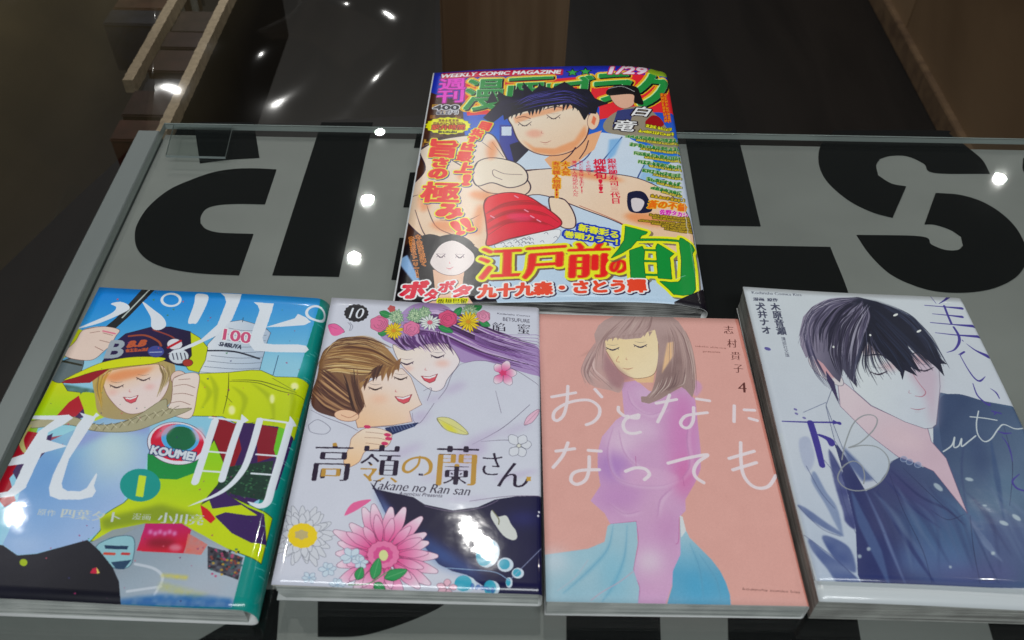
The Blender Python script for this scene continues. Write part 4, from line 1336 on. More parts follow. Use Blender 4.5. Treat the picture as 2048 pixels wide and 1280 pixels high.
def cover_shirt():
    C = Cover(196.19, 267.0, R(.632), 128.0, 190.2, 0.0157, 6, 22, zf=Z_SHIRT, bg=(208, 216, 224))
    G = lambda: C.view(1470, 560, 3.543)
    H = lambda: C.view(1470, 900, 3.543)
    G()
    C.poly([(40, 40), (2400, 40), (2400, 1000), (200, 1100)], ((212, 220, 226), (204, 212, 224), (300, 100), (600, 900)), water=.1, cell=200)
    # garments: big watercolour masses
    H()
    navy = (52, 66, 128)
    C.poly([(700, -40), (1000, 180), (1160, 50), (1330, 130), (1400, 60), (1400, -200), (1450, -400), (1700, -350), (2048, -290), (2600, -200), (2600, 1000), (600, 990), (840, 800), (760, 560), (660, 400), (760, 160)],
           ((62, 68, 120), (70, 98, 136), (900, 300), (1800, 300)))
    C.poly([(1440, -330), (1560, -390), (1760, -340), (2048, -260), (2600, -100), (2600, 500), (1650, 500), (1600, 200), (1480, 60)], ((52, 74, 116), (84, 110, 144), (1500, -200), (1950, 100)), smooth=True, water=.2, cell=130)
    for c, rx, ry, cc, al, rt in (((1500, 560), 330, 200, (66, 110, 160), .6, .3), ((1400, 800), 300, 130, (86, 122, 178), .6, .1), ((1000, 840), 130, 240, (36, 48, 112), .7, .1), ((1900, 700), 220, 240, (84, 96, 150), .6, 0),
                                  ((860, 420), 60, 300, (34, 44, 106), .7, -.1), ((1250, 330), 300, 60, (62, 60, 120), .7, .7), ((1750, 120), 60, 260, (38, 60, 112), .6, -.3), ((1900, 300), 160, 160, (90, 128, 160), .5, 0),
                                  ((1700, 900), 320, 50, (90, 84, 150), .6, 0)):
        C.oval((c[0], c[1]), rx, ry, cc, al, rot=rt, soft=24)
    for q, wd, cc in (([(920, 300), (1020, 520), (1090, 700), (1190, 960)], 1.6, (110, 130, 180)), ([(820, 300), (900, 520), (990, 720), (1080, 980)], 5.0, (78, 104, 158)), ([(1100, 150), (1300, 330), (1500, 430), (1620, 540)], 1.4, (42, 50, 104)),
                      ([(1000, 300), (1150, 560), (1300, 800), (1400, 960)], 2.2, (44, 56, 116)), ([(1060, 220), (1260, 420), (1450, 560)], 1.6, (46, 58, 118)), ([(1650, 480), (1740, 700), (1850, 960)], 1.0, (44, 60, 112)),
                      ([(1620, -60), (1600, 150), (1640, 460)], .8, (50, 66, 118)), ([(1800, -100), (1850, 200), (1900, 500)], 3.0, (50, 80, 130)), ([(1660, 500), (1780, 680), (1880, 800)], 4.0, (120, 140, 180))):
        C.line(q, [.4, wd, wd, .4], cc, .75, soft=2)
    for k in range(26):
        x0_ = 880 + k * 44
        C.line([(x0_, 220 + (k % 5) * 40), (x0_ + 120 + (k % 3) * 30, 500), (x0_ + 200 + (k % 4) * 40, 760 + (k % 3) * 60)], [.3, 1.2 + (k % 4) * .8, .3], random.choice([(44, 54, 108), (104, 128, 168), (84, 104, 150), (50, 62, 112)]), .35, soft=3)
    for q in ([(1180, 130), (1400, 340), (1600, 520)], [(1090, 180), (1180, 420), (1320, 720), (1380, 960)], [(1660, 470), (1680, 700), (1720, 960)], [(1620, 460), (1500, 500), (1380, 430)], [(1900, -160), (1960, 100), (1940, 400)]):
        C.line(q, [.1, .35, .1], (30, 36, 80), .8)
    # pale shirt panels lower left with folds
    C.poly([(320, -200), (560, -260), (680, -60), (740, 160), (800, 330), (850, 560), (860, 900), (890, 970), (580, 970), (360, 60)], ((206, 214, 226), (188, 202, 222), (400, 0), (600, 800)))
    for pts, cc in (([(440, 400), (500, 420), (640, 520), (740, 590), (755, 620), (640, 570), (520, 490)], (84, 104, 160)), ([(520, 640), (640, 740), (780, 850), (880, 965), (730, 965), (640, 850), (540, 720)], (72, 92, 152)),
                    ([(612, 632), (660, 620), (780, 680), (830, 760), (845, 880), (760, 840), (680, 760)], (62, 82, 146)), ([(560, 160), (640, 300), (720, 420), (760, 620), (700, 520), (640, 400), (540, 230)], (120, 140, 184)),
                    ([(660, 10), (740, 130), (800, 330), (850, 560), (780, 520), (760, 440), (700, 240)], (58, 66, 130)), ([(450, -60), (520, -80), (560, 60), (520, 160), (470, 80)], (176, 186, 214))):
        C.poly(pts, cc, .92, smooth=True, soft=2, water=.25, cell=30)
    for q in ([(620, 70), (720, 210), (780, 420), (850, 600)], [(660, 0), (760, 180), (900, 420), (1050, 600)], [(480, -260), (640, -330)], [(500, 120), (600, 300), (700, 420)], [(440, 400), (600, 560), (740, 620)], [(480, 610), (700, 780), (880, 960)]):
        C.line(q, .3, (60, 70, 120), .7)
    # collar
    C.poly([(640, -300), (700, -420), (740, -200), (1010, 250), (920, 300), (780, 60), (700, -60)], (198, 206, 220), edge=(70, 80, 120), ew=.25)
    C.poly([(640, -310), (760, 0), (1010, 250), (1080, 150), (1100, 90), (1160, 60), (960, -120), (740, -340), (680, -420)], ((204, 212, 222), (188, 200, 216), (750, -100), (1050, 200)), edge=(70, 80, 120), ew=.25)
    C.poly([(760, -20), (860, 80), (980, 220), (900, 230), (800, 110)], (70, 90, 150), .8, soft=4)
    G()
    # neck and chest
    C.poly([(720, 700), (800, 760), (960, 900), (1200, 1010), (1360, 1060), (1385, 1150), (1490, 1270), (1640, 1660), (1400, 1360), (1290, 1310), (1150, 1260), (940, 1100), (740, 900)],
           ((226, 206, 214), (214, 182, 198), (800, 850), (1400, 1250)), edge=(110, 80, 120), ew=.25)
    C.oval((1180, 1130), 160, 60, (226, 196, 206), .7, rot=.4, soft=14)
    for c in ((1190, 1275), (1230, 1295), (1290, 1315)):
        C.oval(c, 24, 20, (110, 130, 180), .5, edge=(170, 185, 215))
    # ear
    C.poly([(515, 560), (550, 535), (640, 540), (720, 640), (765, 735), (730, 755), (620, 700), (540, 630)], (222, 214, 218), smooth=True, edge=(90, 80, 110), ew=.25)
    C.poly([(560, 580), (620, 570), (680, 640), (700, 705), (620, 660)], (216, 150, 160), .8, smooth=True, soft=3)
    # face, plain
    C.poly([(790, 560), (870, 480), (1040, 470), (1240, 500), (1380, 560), (1440, 640), (1448, 760), (1436, 880), (1420, 1030), (1390, 1056), (1340, 1060), (1200, 1012), (960, 895), (840, 790), (800, 700)],
           ((218, 226, 230), (206, 214, 226), (900, 700), (1300, 900)), edge=(90, 80, 110), ew=.25)
    C.poly([(1250, 560), (1400, 580), (1445, 700), (1420, 1030), (1390, 1050), (1350, 860), (1300, 780), (1230, 680)], (206, 176, 196), .75, soft=14)
    C.oval((1090, 620), 60, 28, (214, 150, 160), .55, soft=10)
    C.oval((960, 500), 80, 40, (222, 178, 180), .7, soft=9)
    C.oval((1310, 560), 70, 40, (206, 150, 160), .6, soft=9)
    C.line([(1240, 650), (1300, 740), (1345, 800), (1320, 832), (1270, 828)], [.2, .4, .5, .5, .3], (190, 120, 140))
    calm_face(C, (1010, 655), (1335, 630), (1290, 915), ink=(60, 50, 70), w=.8, s=66, lip=(180, 120, 140))
    # hair
    C.poly([(480, 270), (540, 200), (600, 165), (700, 138), (870, 128), (1000, 160), (1130, 208), (1300, 320), (1390, 430), (1450, 560), (1500, 605), (1455, 600), (1480, 690), (1420, 625), (1340, 560), (1215, 455), (1245, 545),
            (1315, 665), (1240, 625), (1290, 690), (1200, 648), (1183, 718), (1165, 660), (1100, 590), (1010, 520), (935, 445), (890, 540), (850, 660), (862, 770), (800, 700), (760, 640), (740, 735), (690, 690), (620, 600), (540, 540), (500, 560), (460, 470), (455, 380)],
           ((150, 140, 165), (30, 34, 58), (520, 300), (1000, 420)))
    C.poly([(850, 140), (1000, 160), (1130, 208), (1300, 320), (1390, 430), (1450, 560), (1380, 560), (1180, 420), (1240, 560), (1180, 640), (1000, 500), (935, 445), (880, 530), (880, 300)], (26, 30, 52), .9, soft=7)
    C.strands([(860, 135), (620, 170), (490, 300), (500, 520)], [(930, 160), (960, 280), (900, 460), (850, 640)], 110, [(50, 46, 72), (86, 80, 110), (150, 144, 170), (35, 34, 56), (110, 102, 132)], .9, jit=.02, rnd=21)
    C.strands([(900, 140), (700, 300), (640, 500), (720, 690)], [(960, 200), (880, 350), (860, 520), (830, 760)], 40, [(40, 38, 60), (176, 172, 192), (70, 64, 92), (50, 46, 70)], .7, jit=.03, rnd=22)
    C.strands([(950, 170), (1100, 300), (1300, 500), (1440, 640)], [(960, 330), (1020, 430), (1120, 550), (1190, 690)], 50, [(22, 24, 44), (40, 50, 78), (34, 36, 60)], .9, jit=.03, rnd=23)
    C.strands([(470, 300), (480, 420), (540, 640), (660, 800)], [(540, 400), (560, 540), (640, 680), (720, 820)], 14, [(60, 58, 90), (110, 104, 140)], .4, rnd=24)
    C.poly([(640, 650), (700, 730), (720, 820), (735, 890), (690, 800), (650, 720)], (66, 58, 100))
    C.strands([(870, 130), (650, 140), (500, 240), (440, 400)], [(900, 140), (700, 160), (540, 240), (470, 560)], 44, [(150, 142, 168), (96, 90, 122), (190, 184, 204), (60, 56, 84)], .4, jit=.07, rnd=51)
    C.strands([(1050, 170), (1250, 260), (1400, 430), (1520, 640)], [(1000, 170), (1200, 290), (1330, 450), (1400, 600)], 40, [(24, 28, 50), (60, 70, 100), (40, 46, 74)], .5, jit=.06, rnd=52)
    C.strands([(900, 300), (900, 460), (830, 640), (880, 790)], [(960, 300), (980, 440), (1060, 560), (1160, 690)], 30, [(30, 32, 52), (70, 72, 100), (24, 24, 44)], .5, jit=.03, rnd=53)
    for c in ((1135, 255), (1300, 370), (955, 398), (695, 482)):
        C.oval(c, 18 if c[0] > 1000 else 7, 8, (230, 234, 230), rot=-.4)
    C.line([(905, 545), (1000, 535), (1070, 548)], [.3, 1.1, .4], (40, 40, 60))
    C.line([(1240, 530), (1310, 520), (1360, 530)], [.3, 1.0, .3], (40, 40, 60))
    # light flecks
    H()
    for c, r, rt in (((1655, 215), 30, .2), ((1435, 270), 40, .7), ((1765, 400), 16, 0), ((1990, 485), 36, .6), ((1900, 525), 34, .4), ((940, 712), 14, 0), ((875, 765), 14, 1.5), ((1820, 742), 14, 0), ((1515, 842), 10, 0)):
        C.oval(c, r, r * .42 if r > 15 else r, (196, 214, 220), .75, rot=rt, soft=1)
    # title
    G()
    v = (66, 56, 158)
    for q, wd in (([(1382, 125), (1420, 172)], [.3, 1.6, .3]), ([(1508, 128), (1478, 152), (1440, 175)], [1.8, 1, .2]), ([(1340, 186), (1470, 196), (1603, 208)], [.5, .7, 2.0]), ([(1395, 246), (1500, 256), (1604, 268)], [.4, .7, 1.9]),
                  ([(1380, 308), (1540, 322), (1690, 334)], [.5, .8, 2.4]), ([(1478, 190), (1505, 260), (1530, 318)], [1.3, 1.3, 1.3]), ([(1415, 380), (1560, 396), (1725, 408)], [.4, .8, 2.2]),
                  ([(1545, 340), (1580, 400), (1582, 450), (1550, 500), (1495, 520)], [1.2, 1.6, 1.5, .9, .2]), ([(1635, 458), (1700, 505), (1790, 548)], [.2, 1.0, 2.8]), ([(1605, 432), (1612, 440)], .5),
                  ([(1580, 535), (1620, 515), (1590, 540)], [.4, 1, .4]), ([(1590, 540), (1640, 630), (1690, 700), (1730, 722), (1768, 690)], [.4, .6, .9, 1.2, .2]),
                  ([(1680, 740), (1710, 820), (1760, 870), (1795, 892), (1800, 875)], [.4, .8, 1, 1.4, .3]), ([(1805, 775), (1845, 805), (1868, 845)], [.3, .9, .5]), ([(1812, 935), (1840, 945), (1830, 962)], [.5, 1.2, .3]), ([(1815, 935), (1878, 952)], [.8, 1.0]),
                  ([(1850, 1075), (1900, 1092), (1952, 1090)], [.3, 1.1, .4]), ([(1885, 1115), (1920, 1160), (1945, 1220), (1960, 1290)], [.3, .7, .8, .3]),
                  ([(2010, 1380), (1960, 1430), (1990, 1480), (2048, 1500)], [.3, .9, 1.2, .8])):
        C.line(q, wd, v)
    C.line([(330, 1008), (520, 1014), (690, 1016), (735, 1022)], [.6, .9, 1.0, 2.0], v)
    C.poly([(690, 998), (742, 1024), (690, 1030)], v)
    C.line([(530, 1020), (570, 1150), (612, 1320)], [3.4, 3.4, 2.9], v)
    C.poly([(582, 1108), (600, 1100), (680, 1130), (706, 1165), (690, 1186), (665, 1180), (640, 1140)], v, smooth=True)
    for c in ((425, 925), (432, 955), (487, 985)):
        C.oval(c, 14, 7, (120, 115, 180), rot=.4)
    C.oval((228, 496), 24, 11, (96, 90, 170), rot=.3)
    # pencil signature
    g = (150, 156, 160)
    C.line([(752, 1280), (775, 1170), (830, 1030), (900, 970), (970, 965), (1003, 1000), (975, 1070), (880, 1160), (800, 1195), (900, 1178), (1000, 1190), (1070, 1250), (1085, 1330), (1040, 1420), (960, 1480), (860, 1500), (770, 1475), (722, 1410), (760, 1330), (830, 1290), (890, 1320), (912, 1390), (905, 1450)], .6, g)
    g2 = (206, 216, 220)
    for q in ([(1470, 1222), (1530, 1178), (1550, 1120), (1545, 1190), (1580, 1180), (1600, 1130), (1600, 1185), (1650, 1150), (1700, 1110)],
              [(1720, 935), (1705, 1020), (1715, 1100), (1760, 1150), (1810, 1130), (1860, 1060), (1900, 1030), (1980, 1060), (2048, 1050), (2100, 1000)], [(1660, 975), (1760, 985), (1850, 1000)]):
        C.line(q, .65, g2)
    t = (70, 74, 100)
    C.text("Kodansha Comics Kiss", (115, 88), (466, 104), (118, 106), t, mincho=2)
    C.text("漫画", (124, 132), (200, 134), (128, 156), t, bold=.1)
    C.text("原作", (225, 136), (298, 138), (229, 160), t, bold=.1)
    C.vtext("犬井ナオ", (136, 168), (206, 170), (190, 392), t, bold=.2)
    C.vtext("木原音瀬", (243, 172), (310, 174), (296, 398), t, bold=.2)
    C.vtext("講談社文庫", (322, 412), (352, 413), (356, 556), t, bold=.05)
    return C.image("print_shirt", contrast=1.0, sat=.88)


def cover_magazine():
    C = Cover(21.77, 478.64, R(-.25), 181.35, 254.9, 0.0062, 5, 12, zf=Z_MAG, bg=(198, 206, 220))
    J = lambda: C.view(760, 120, 4.572)
    K = lambda: C.view(1080, 120, 4.572)
    L = lambda: C.view(760, 380, 4.924)
    M = lambda: C.view(1080, 380, 4.922)
    Z = lambda: C.view(0, 0, 1)
    Z()
    C.poly([(860, 120), (1360, 120), (1380, 300), (1300, 360), (840, 330)], ((48, 62, 168), (60, 130, 200), (1000, 150), (1000, 330)))
    # buildings on the left
    C.poly([(860, 185), (925, 205), (935, 330), (940, 380), (880, 480), (770, 520), (838, 330)], (78, 52, 42))
    for k in range(120):
        u, v = random.random(), random.random()
        x, y = 835 + u * 90 - v * 40, 195 + v * 250
        C.poly([(x, y), (x + 12, y), (x + 11, y + 7), (x - 1, y + 7)], random.choice([(150, 110, 60), (60, 38, 32), (196, 160, 80), (110, 80, 60), (90, 62, 50)]), .9)
    C.poly([(1000, 250), (1040, 252), (1035, 330), (1000, 320)], (66, 74, 150))
    C.poly([(1004, 254), (1024, 254), (1024, 272), (1004, 272)], (205, 214, 228))
    C.poly([(1020, 290), (1050, 280), (1070, 330), (1030, 330)], (40, 36, 60))
    # orange-yellow burst behind the title
    C.poly([(925, 162), (1120, 158), (1345, 162), (1355, 230), (1200, 240), (1200, 215), (1050, 225), (935, 232)], (210, 60, 70))
    # white uniform
    C.poly([(1060, 300), (1160, 290), (1205, 266), (1250, 272), (1300, 300), (1320, 360), (1350, 470), (1400, 640), (960, 640), (950, 500), (1020, 340)], ((204, 214, 226), (190, 208, 224), (1150, 300), (1200, 600)))
    for q in ([(1200, 268), (1170, 320), (1100, 350)], [(1245, 275), (1225, 300), (1200, 330)], [(1290, 330), (1275, 370), (1330, 360)], [(1210, 340), (1150, 345)]):
        C.line(q, .9, (60, 80, 130))
    C.poly([(1220, 280), (1245, 278), (1232, 310), (1215, 325)], (130, 175, 215), .8, soft=4)
    C.poly([(1290, 330), (1310, 325), (1330, 370), (1275, 372)], (140, 180, 215), .7, soft=4)
    # forearm
    C.poly([(1010, 350), (1100, 338), (1200, 346), (1290, 362), (1370, 420), (1390, 500), (1340, 520), (1255, 455), (1170, 420), (1080, 390), (1010, 400)], ((236, 212, 196), (236, 196, 170), (1100, 350), (1300, 480)), smooth=True, edge=(60, 40, 60), ew=.8)
    C.line([(1160, 412), (1240, 445), (1290, 480)], .5, (160, 90, 80))
    # big hand
    C.poly([(840, 300), (880, 280), (950, 270), (985, 270), (1010, 310), (1030, 350), (1055, 360), (1058, 385), (1000, 420), (985, 470), (960, 520), (900, 500), (840, 470), (800, 420), (815, 380), (850, 340)],
           ((236, 214, 200), (236, 200, 176), (950, 300), (900, 480)), smooth=True, edge=(60, 40, 60), ew=.9)
    C.poly([(945, 350), (955, 325), (985, 316), (1030, 325), (1054, 345), (1052, 366), (1020, 376), (985, 366), (955, 372)], (238, 216, 200), smooth=True, edge=(50, 36, 56), ew=.9)
    C.line([(1045, 350), (1010, 348), (988, 340), (988, 352), (1005, 360)], .4, (90, 60, 70))
    for q in ([(830, 420), (850, 470), (880, 480), (900, 472)], [(850, 400), (870, 450), (905, 470), (950, 490)], [(955, 372), (975, 385), (1000, 388)], [(965, 285), (985, 300)], [(985, 285), (1008, 315)],
              [(870, 300), (920, 330), (950, 345)], [(880, 440), (930, 442), (960, 430)], [(790, 430), (810, 400), (835, 390)]):
        C.line(q, [.3, .9, .3], (60, 36, 50))
    for c in ((905, 455, 44, 12), (965, 392, 26, 9), (850, 400, 12, 24), (958, 440, 10, 32), (1180, 352, 70, 6), (1300, 440, 50, 12), (1130, 425, 12, 18), (985, 300, 10, 20), (930, 350, 14, 14)):
        C.oval(c[:2], c[2], c[3], (230, 146, 100), .75, rot=.15, soft=9)
    C.poly([(1100, 395), (1130, 400), (1150, 430), (1150, 455), (1125, 455), (1105, 430)], (236, 208, 188), smooth=True, edge=(60, 40, 60), ew=.8)
    # rice and tuna
    C.poly([(990, 490), (1060, 470), (1120, 460), (1110, 485), (1070, 498), (1030, 510)], (226, 228, 232), smooth=True, edge=(90, 90, 100))
    for k in range(26):
        x, y = 1000 + random.random() * 110, 0
        y = 496 - (x - 1000) * .24 + random.uniform(-8, 8)
        C.line([(x, y), (x + 5, y - 3), (x + 8, y + 1)], .3, (110, 112, 125))
    C.poly([(968, 412), (975, 396), (1010, 386), (1050, 390), (1090, 414), (1122, 440), (1118, 455), (1080, 465), (1020, 478), (976, 492), (975, 470), (972, 440)],
           ((215, 30, 62), (205, 36, 74), (1000, 400), (1080, 460)), smooth=True, edge=(110, 10, 30), ew=.8)
    for q in ([(970, 430), (1010, 408), (1060, 402), (1100, 420)], [(972, 448), (1020, 425), (1080, 424), (1118, 445)], [(978, 470), (1020, 446), (1080, 444), (1110, 455)]):
        C.line(q, .5, (150, 12, 40), .8)
    for y_ in (0, 17, 35):
        C.poly([(972, 428 + y_), (1010, 406 + y_), (1060, 404 + y_ * .9), (1098, 416 + y_), (1060, 410 + y_), (1012, 414 + y_)], (150, 16, 46), .55, smooth=True, soft=2)
    C.oval((1040, 435), 26, 8, (226, 90, 130), .6, rot=.1, soft=7)
    for p in ((982, 432), (1050, 420), (1062, 432), (1075, 440), (1030, 392)):
        C.line([p, (p[0] + 7, p[1] + 4)], 1.0, (236, 190, 205), .8)
    # chef: plain figure
    C.poly([(1118, 300), (1180, 270), (1205, 262), (1190, 300), (1150, 330), (1110, 345), (1090, 320)], (232, 176, 140))
    C.poly([(1022, 230), (1100, 206), (1160, 200), (1178, 225), (1176, 270), (1150, 300), (1110, 312), (1070, 306), (1040, 285), (1026, 255)], ((238, 216, 200), (238, 200, 176), (1060, 230), (1150, 300)), smooth=True, edge=(60, 40, 60), ew=.85)
    C.oval((1188, 242), 12, 18, (236, 200, 176), edge=(70, 40, 50), rot=.2)
    C.oval((1070, 268), 16, 8, (232, 150, 130), .5, soft=8)
    calm_face(C, (1050, 248), (1108, 234), (1092, 284), ink=(50, 36, 50), w=.8, s=14, lip=(150, 70, 70))
    C.line([(1090, 220), (1112, 214), (1128, 218)], [.4, 1.4, .5], (40, 30, 44))
    C.line([(1032, 238), (1048, 234), (1062, 238)], [.4, 1.3, .5], (40, 30, 44))
    hair = [(968, 236), (1000, 205), (995, 190), (1030, 196), (1035, 180), (1065, 186), (1080, 172), (1105, 178), (1130, 165), (1150, 178), (1178, 180), (1190, 198), (1216, 208), (1196, 214), (1192, 228), (1178, 226), (1170, 240), (1160, 222), (1140, 208), (1090, 214), (1040, 226), (1022, 232), (1010, 240), (1008, 228), (985, 246)]
    C.poly([(1070, 306), (1110, 312), (1150, 300), (1176, 270), (1172, 250), (1150, 282), (1110, 298), (1070, 296), (1045, 280)], (230, 150, 104), .7, soft=5)
    C.poly([(1028, 236), (1048, 228), (1140, 210), (1150, 216), (1060, 238), (1032, 248)], (226, 150, 108), .6, soft=4)
    C.poly([(1188, 232), (1194, 238), (1190, 252), (1184, 246)], (206, 110, 80), .8, soft=1)
    # title glyphs sit behind the hair
    G1, OUT = (52, 140, 78), ((2.6, (232, 205, 60)), (2.0, (226, 96, 50)), (1.5, (240, 220, 90)), (.9, (16, 22, 20), (.8, .8)), (.35, (190, 225, 195), (-.2, -.2)))
    C.poly([(884, 147), (1128, 139), (1127, 151), (882, 159)], (190, 26, 80), soft=2)
    C.text("漫", (936, 160), (1010, 158), (926, 222), G1, OUT, bold=.55)
    C.text("画", (1021, 158), (1106, 154), (1014, 210), G1, OUT, bold=.55)
    C.text("ゴ", (1114, 160), (1188, 152), (1106, 205), G1, OUT, bold=1.1)
    C.text("ラ", (1194, 151), (1262, 147), (1190, 205), G1, OUT, bold=1.2)
    C.text("ク", (1276, 152), (1336, 156), (1272, 216), G1, OUT, bold=1.4)
    for cx_, cy_ in ((1146, 146), (1172, 144)):
        C.poly([(cx_ + (13 if i % 2 == 0 else 6) * math.sin(i * math.pi / 5), cy_ - (8 if i % 2 == 0 else 3.6) * math.cos(i * math.pi / 5)) for i in range(10)], (70, 160, 90), edge=(16, 22, 20), ew=.7)
    C.text("週", (880, 159), (932, 157), (878, 180), (236, 90, 200), ((.9, (150, 40, 130), (.3, .4)),), bold=.5)
    C.text("刊", (876, 182), (928, 180), (873, 206), (236, 90, 200), ((.9, (150, 40, 130), (.3, .4)),), bold=.5)
    C.text("WEEKLY COMIC MAGAZINE", (884, 149), (1123, 141), (883, 156), (232, 228, 236), ((.4, (170, 20, 60)),), bold=.35, slant=.2)
    C.text("1/29", (1221, 135), (1295, 137), (1219, 149), (236, 214, 226), ((.9, (190, 30, 90)),), bold=.6, slant=.1)
    C.poly([(1298, 142), (1318, 138), (1336, 148), (1334, 158), (1305, 150)], (140, 165, 60), smooth=True)
    C.text("400", (868, 211), (918, 211), (867, 220), (30, 30, 50), ((.9, (214, 214, 220)),), bold=.4)
    C.text("円", (900, 222), (916, 222), (899, 229), (40, 40, 60), ((.7, (214, 214, 220)),), bold=.1)
    small_print(C, (872, 226), (898, 226), 7, (60, 60, 80), outl=(210, 210, 215))
    # hair over the title
    C.poly(hair, ((34, 26, 66), (22, 18, 44), (1000, 180), (1180, 220)), edge=(16, 12, 30), ew=.9)
    C.strands([(1000, 215), (1060, 195), (1120, 185)], [(1060, 215), (1120, 205), (1180, 210)], 26, [(60, 54, 120), (16, 12, 34), (80, 74, 140)], .9, rnd=31)
    rb = random.Random(8)
    for k in range(16):
        t = k / 15
        x, y = 1030 + t * 140, 226 - t * 18 + 4 * math.sin(t * 8)
        C.poly([(x - 7, y - 14), (x + 8, y - 16), (x - 2 + rb.uniform(-7, 5), y + rb.uniform(4, 13))], (26, 20, 50))
    for k in range(9):
        x = 985 + k * 25
        y = 196 - 14 * math.sin(k / 8 * 3.1)
        C.poly([(x - 12, y + 12), (x + 12, y + 8), (x + rb.uniform(-16, 2), y - rb.uniform(8, 19))], (26, 20, 50))
    C.strands([(1020, 215), (1060, 190), (1130, 178), (1180, 200)], [(1030, 225), (1080, 212), (1140, 205), (1180, 222)], 30, [(74, 70, 150), (14, 10, 30), (110, 108, 190)], .8, rnd=33)
    C.line([(1116, 330), (1140, 312), (1152, 296)], .9, (60, 40, 60))
    C.line([(1160, 318), (1172, 300), (1178, 282)], .7, (60, 40, 60))
    # small suited figure, plain
    C.poly([(1210, 245), (1240, 222), (1290, 215), (1330, 250), (1360, 300), (1330, 300), (1260, 275), (1215, 265)], (150, 142, 128), smooth=True)
    C.poly([(1236, 222), (1270, 218), (1262, 245), (1240, 262), (1226, 255)], (70, 76, 120))
    C.poly([(1222, 190), (1250, 185), (1270, 190), (1268, 210), (1250, 218), (1232, 210)], (214, 176, 156), smooth=True, edge=(60, 40, 40))
    C.poly([(1215, 182), (1235, 172), (1272, 174), (1282, 190), (1288, 210), (1270, 206), (1266, 190), (1220, 192)], (34, 26, 32), smooth=True)
    C.line([(1218, 178), (1245, 174), (1270, 184)], .5, (210, 210, 210))
    wt = ((1.0, (48, 36, 44)),)
    C.text("白", (1270, 213), (1305, 217), (1264, 232), (230, 230, 230), wt, bold=.25, slant=.2)
    C.text("竜", (1232, 240), (1276, 243), (1228, 262), (230, 230, 230), wt, bold=.25, slant=.2)
    C.poly([(1292, 245), (1300, 236), (1308, 232), (1320, 236), (1330, 250), (1318, 256), (1296, 254)], (150, 26, 40), smooth=True)
    for i, (x0_, y0_) in enumerate(((1325, 188), (1332, 190))):
        small_print(C, (x0_, y0_), (x0_ + 9, y0_ + 58), 6, (226, 150, 40), seed=i, outl=(180, 60, 30))
    small_print(C, (1292, 252), (1345, 262), 7, (232, 222, 70), seed=3, outl=(60, 50, 20))
    small_print(C, (1278, 262), (1350, 272), 7, (232, 222, 70), seed=4, outl=(60, 50, 20))
    # right-hand list of titles, too small to read
    y = 272
    for i in range(14):
        x = 1252 + 4.2 * i + (7 if i % 2 else 0)
        if i % 2 == 0:
            small_print(C, (x, y), (1364, y + 14), 8, (44, 120, 66), seed=10 + i, outl=(190, 200, 150))
        else:
            small_print(C, (x + 10, y), (1366, y + 12), 5, (214, 200, 90), seed=10 + i, outl=(70, 74, 50))
        y += 8.6
    # dark-haired portrait thumbnail, plain
    C.poly([(1256, 392), (1266, 384), (1285, 384), (1297, 396), (1304, 424), (1262, 424)], (38, 40, 70), smooth=True)
    C.poly([(1264, 400), (1280, 398), (1290, 406), (1282, 422), (1268, 422)], (214, 206, 208), smooth=True)
    small_print(C, (1302, 392), (1372, 404), 7, (200, 170, 50), seed=40, outl=(70, 66, 40))
    C.text("蒼の不倫", (1298, 402), (1376, 412), (1296, 418), (226, 120, 36), ((.5, (236, 190, 70)),), bold=.3, slant=.15)
    C.text("佐野タカシ", (1322, 420), (1378, 430), (1320, 430), (205, 60, 170), ((.3, (240, 200, 230)),), bold=.2)
    for i in range(6):
        small_print(C, (1300 - 14 * (i in (2, 3)) - 20 * (i == 2) + 6 * i, 430 + i * 5.6), (1382 + i, 440 + i * 5.6), 5, (186, 160, 60), seed=50 + i, outl=(84, 74, 36))
    # columns of copy
    cr = (200, 24, 74)
    C.vtext("銀座柳寿司三代目", (1215, 318), (1233, 318), (1224, 409), cr, bold=.12)
    C.vtext("柳葉旬!!", (1187, 319), (1213, 319), (1190, 388), cr, bold=.25)
    C.vtext("その腕で", (1172, 322), (1182, 322), (1174, 352), cr, bold=.1)
    C.vtext("新たな美味を生む!!", (1158, 322), (1168, 322), (1160, 388), cr, bold=.1)
    C.vtext("美味と人情詰め込んだ", (1144, 322), (1155, 322), (1147, 394), cr, bold=.1)
    og = ((.9, (236, 170, 50)),)
    C.vtext("大人気", (1124, 324), (1140, 324), (1125, 352), (190, 30, 30), og, bold=.1)
    C.vtext("寿司職人物語!!", (1106, 324), (1121, 324), (1107, 397), (190, 30, 30), og, bold=.1)
    # yellow oval badge
    C.oval((896, 252), 45, 17, (226, 220, 50), n=36, scal=.04, edge=(90, 80, 20))
    small_print(C, (876, 241), (918, 241), 6, (130, 90, 30), seed=61)
    small_print(C, (866, 247), (930, 247), 6, (130, 90, 30), seed=62)
    C.text("駅弁時間", (864, 250), (930, 250), (863, 260), (205, 90, 20), ((.5, (80, 40, 10)),), bold=.2)
    small_print(C, (876, 264), (914, 264), 6, (40, 36, 30), seed=63)
    # slogan down the left
    ro = ((1.3, (40, 60, 130), (.7, .9)), (1.1, (240, 220, 70)), (.3, (236, 90, 40)))
    rd = (214, 24, 30)
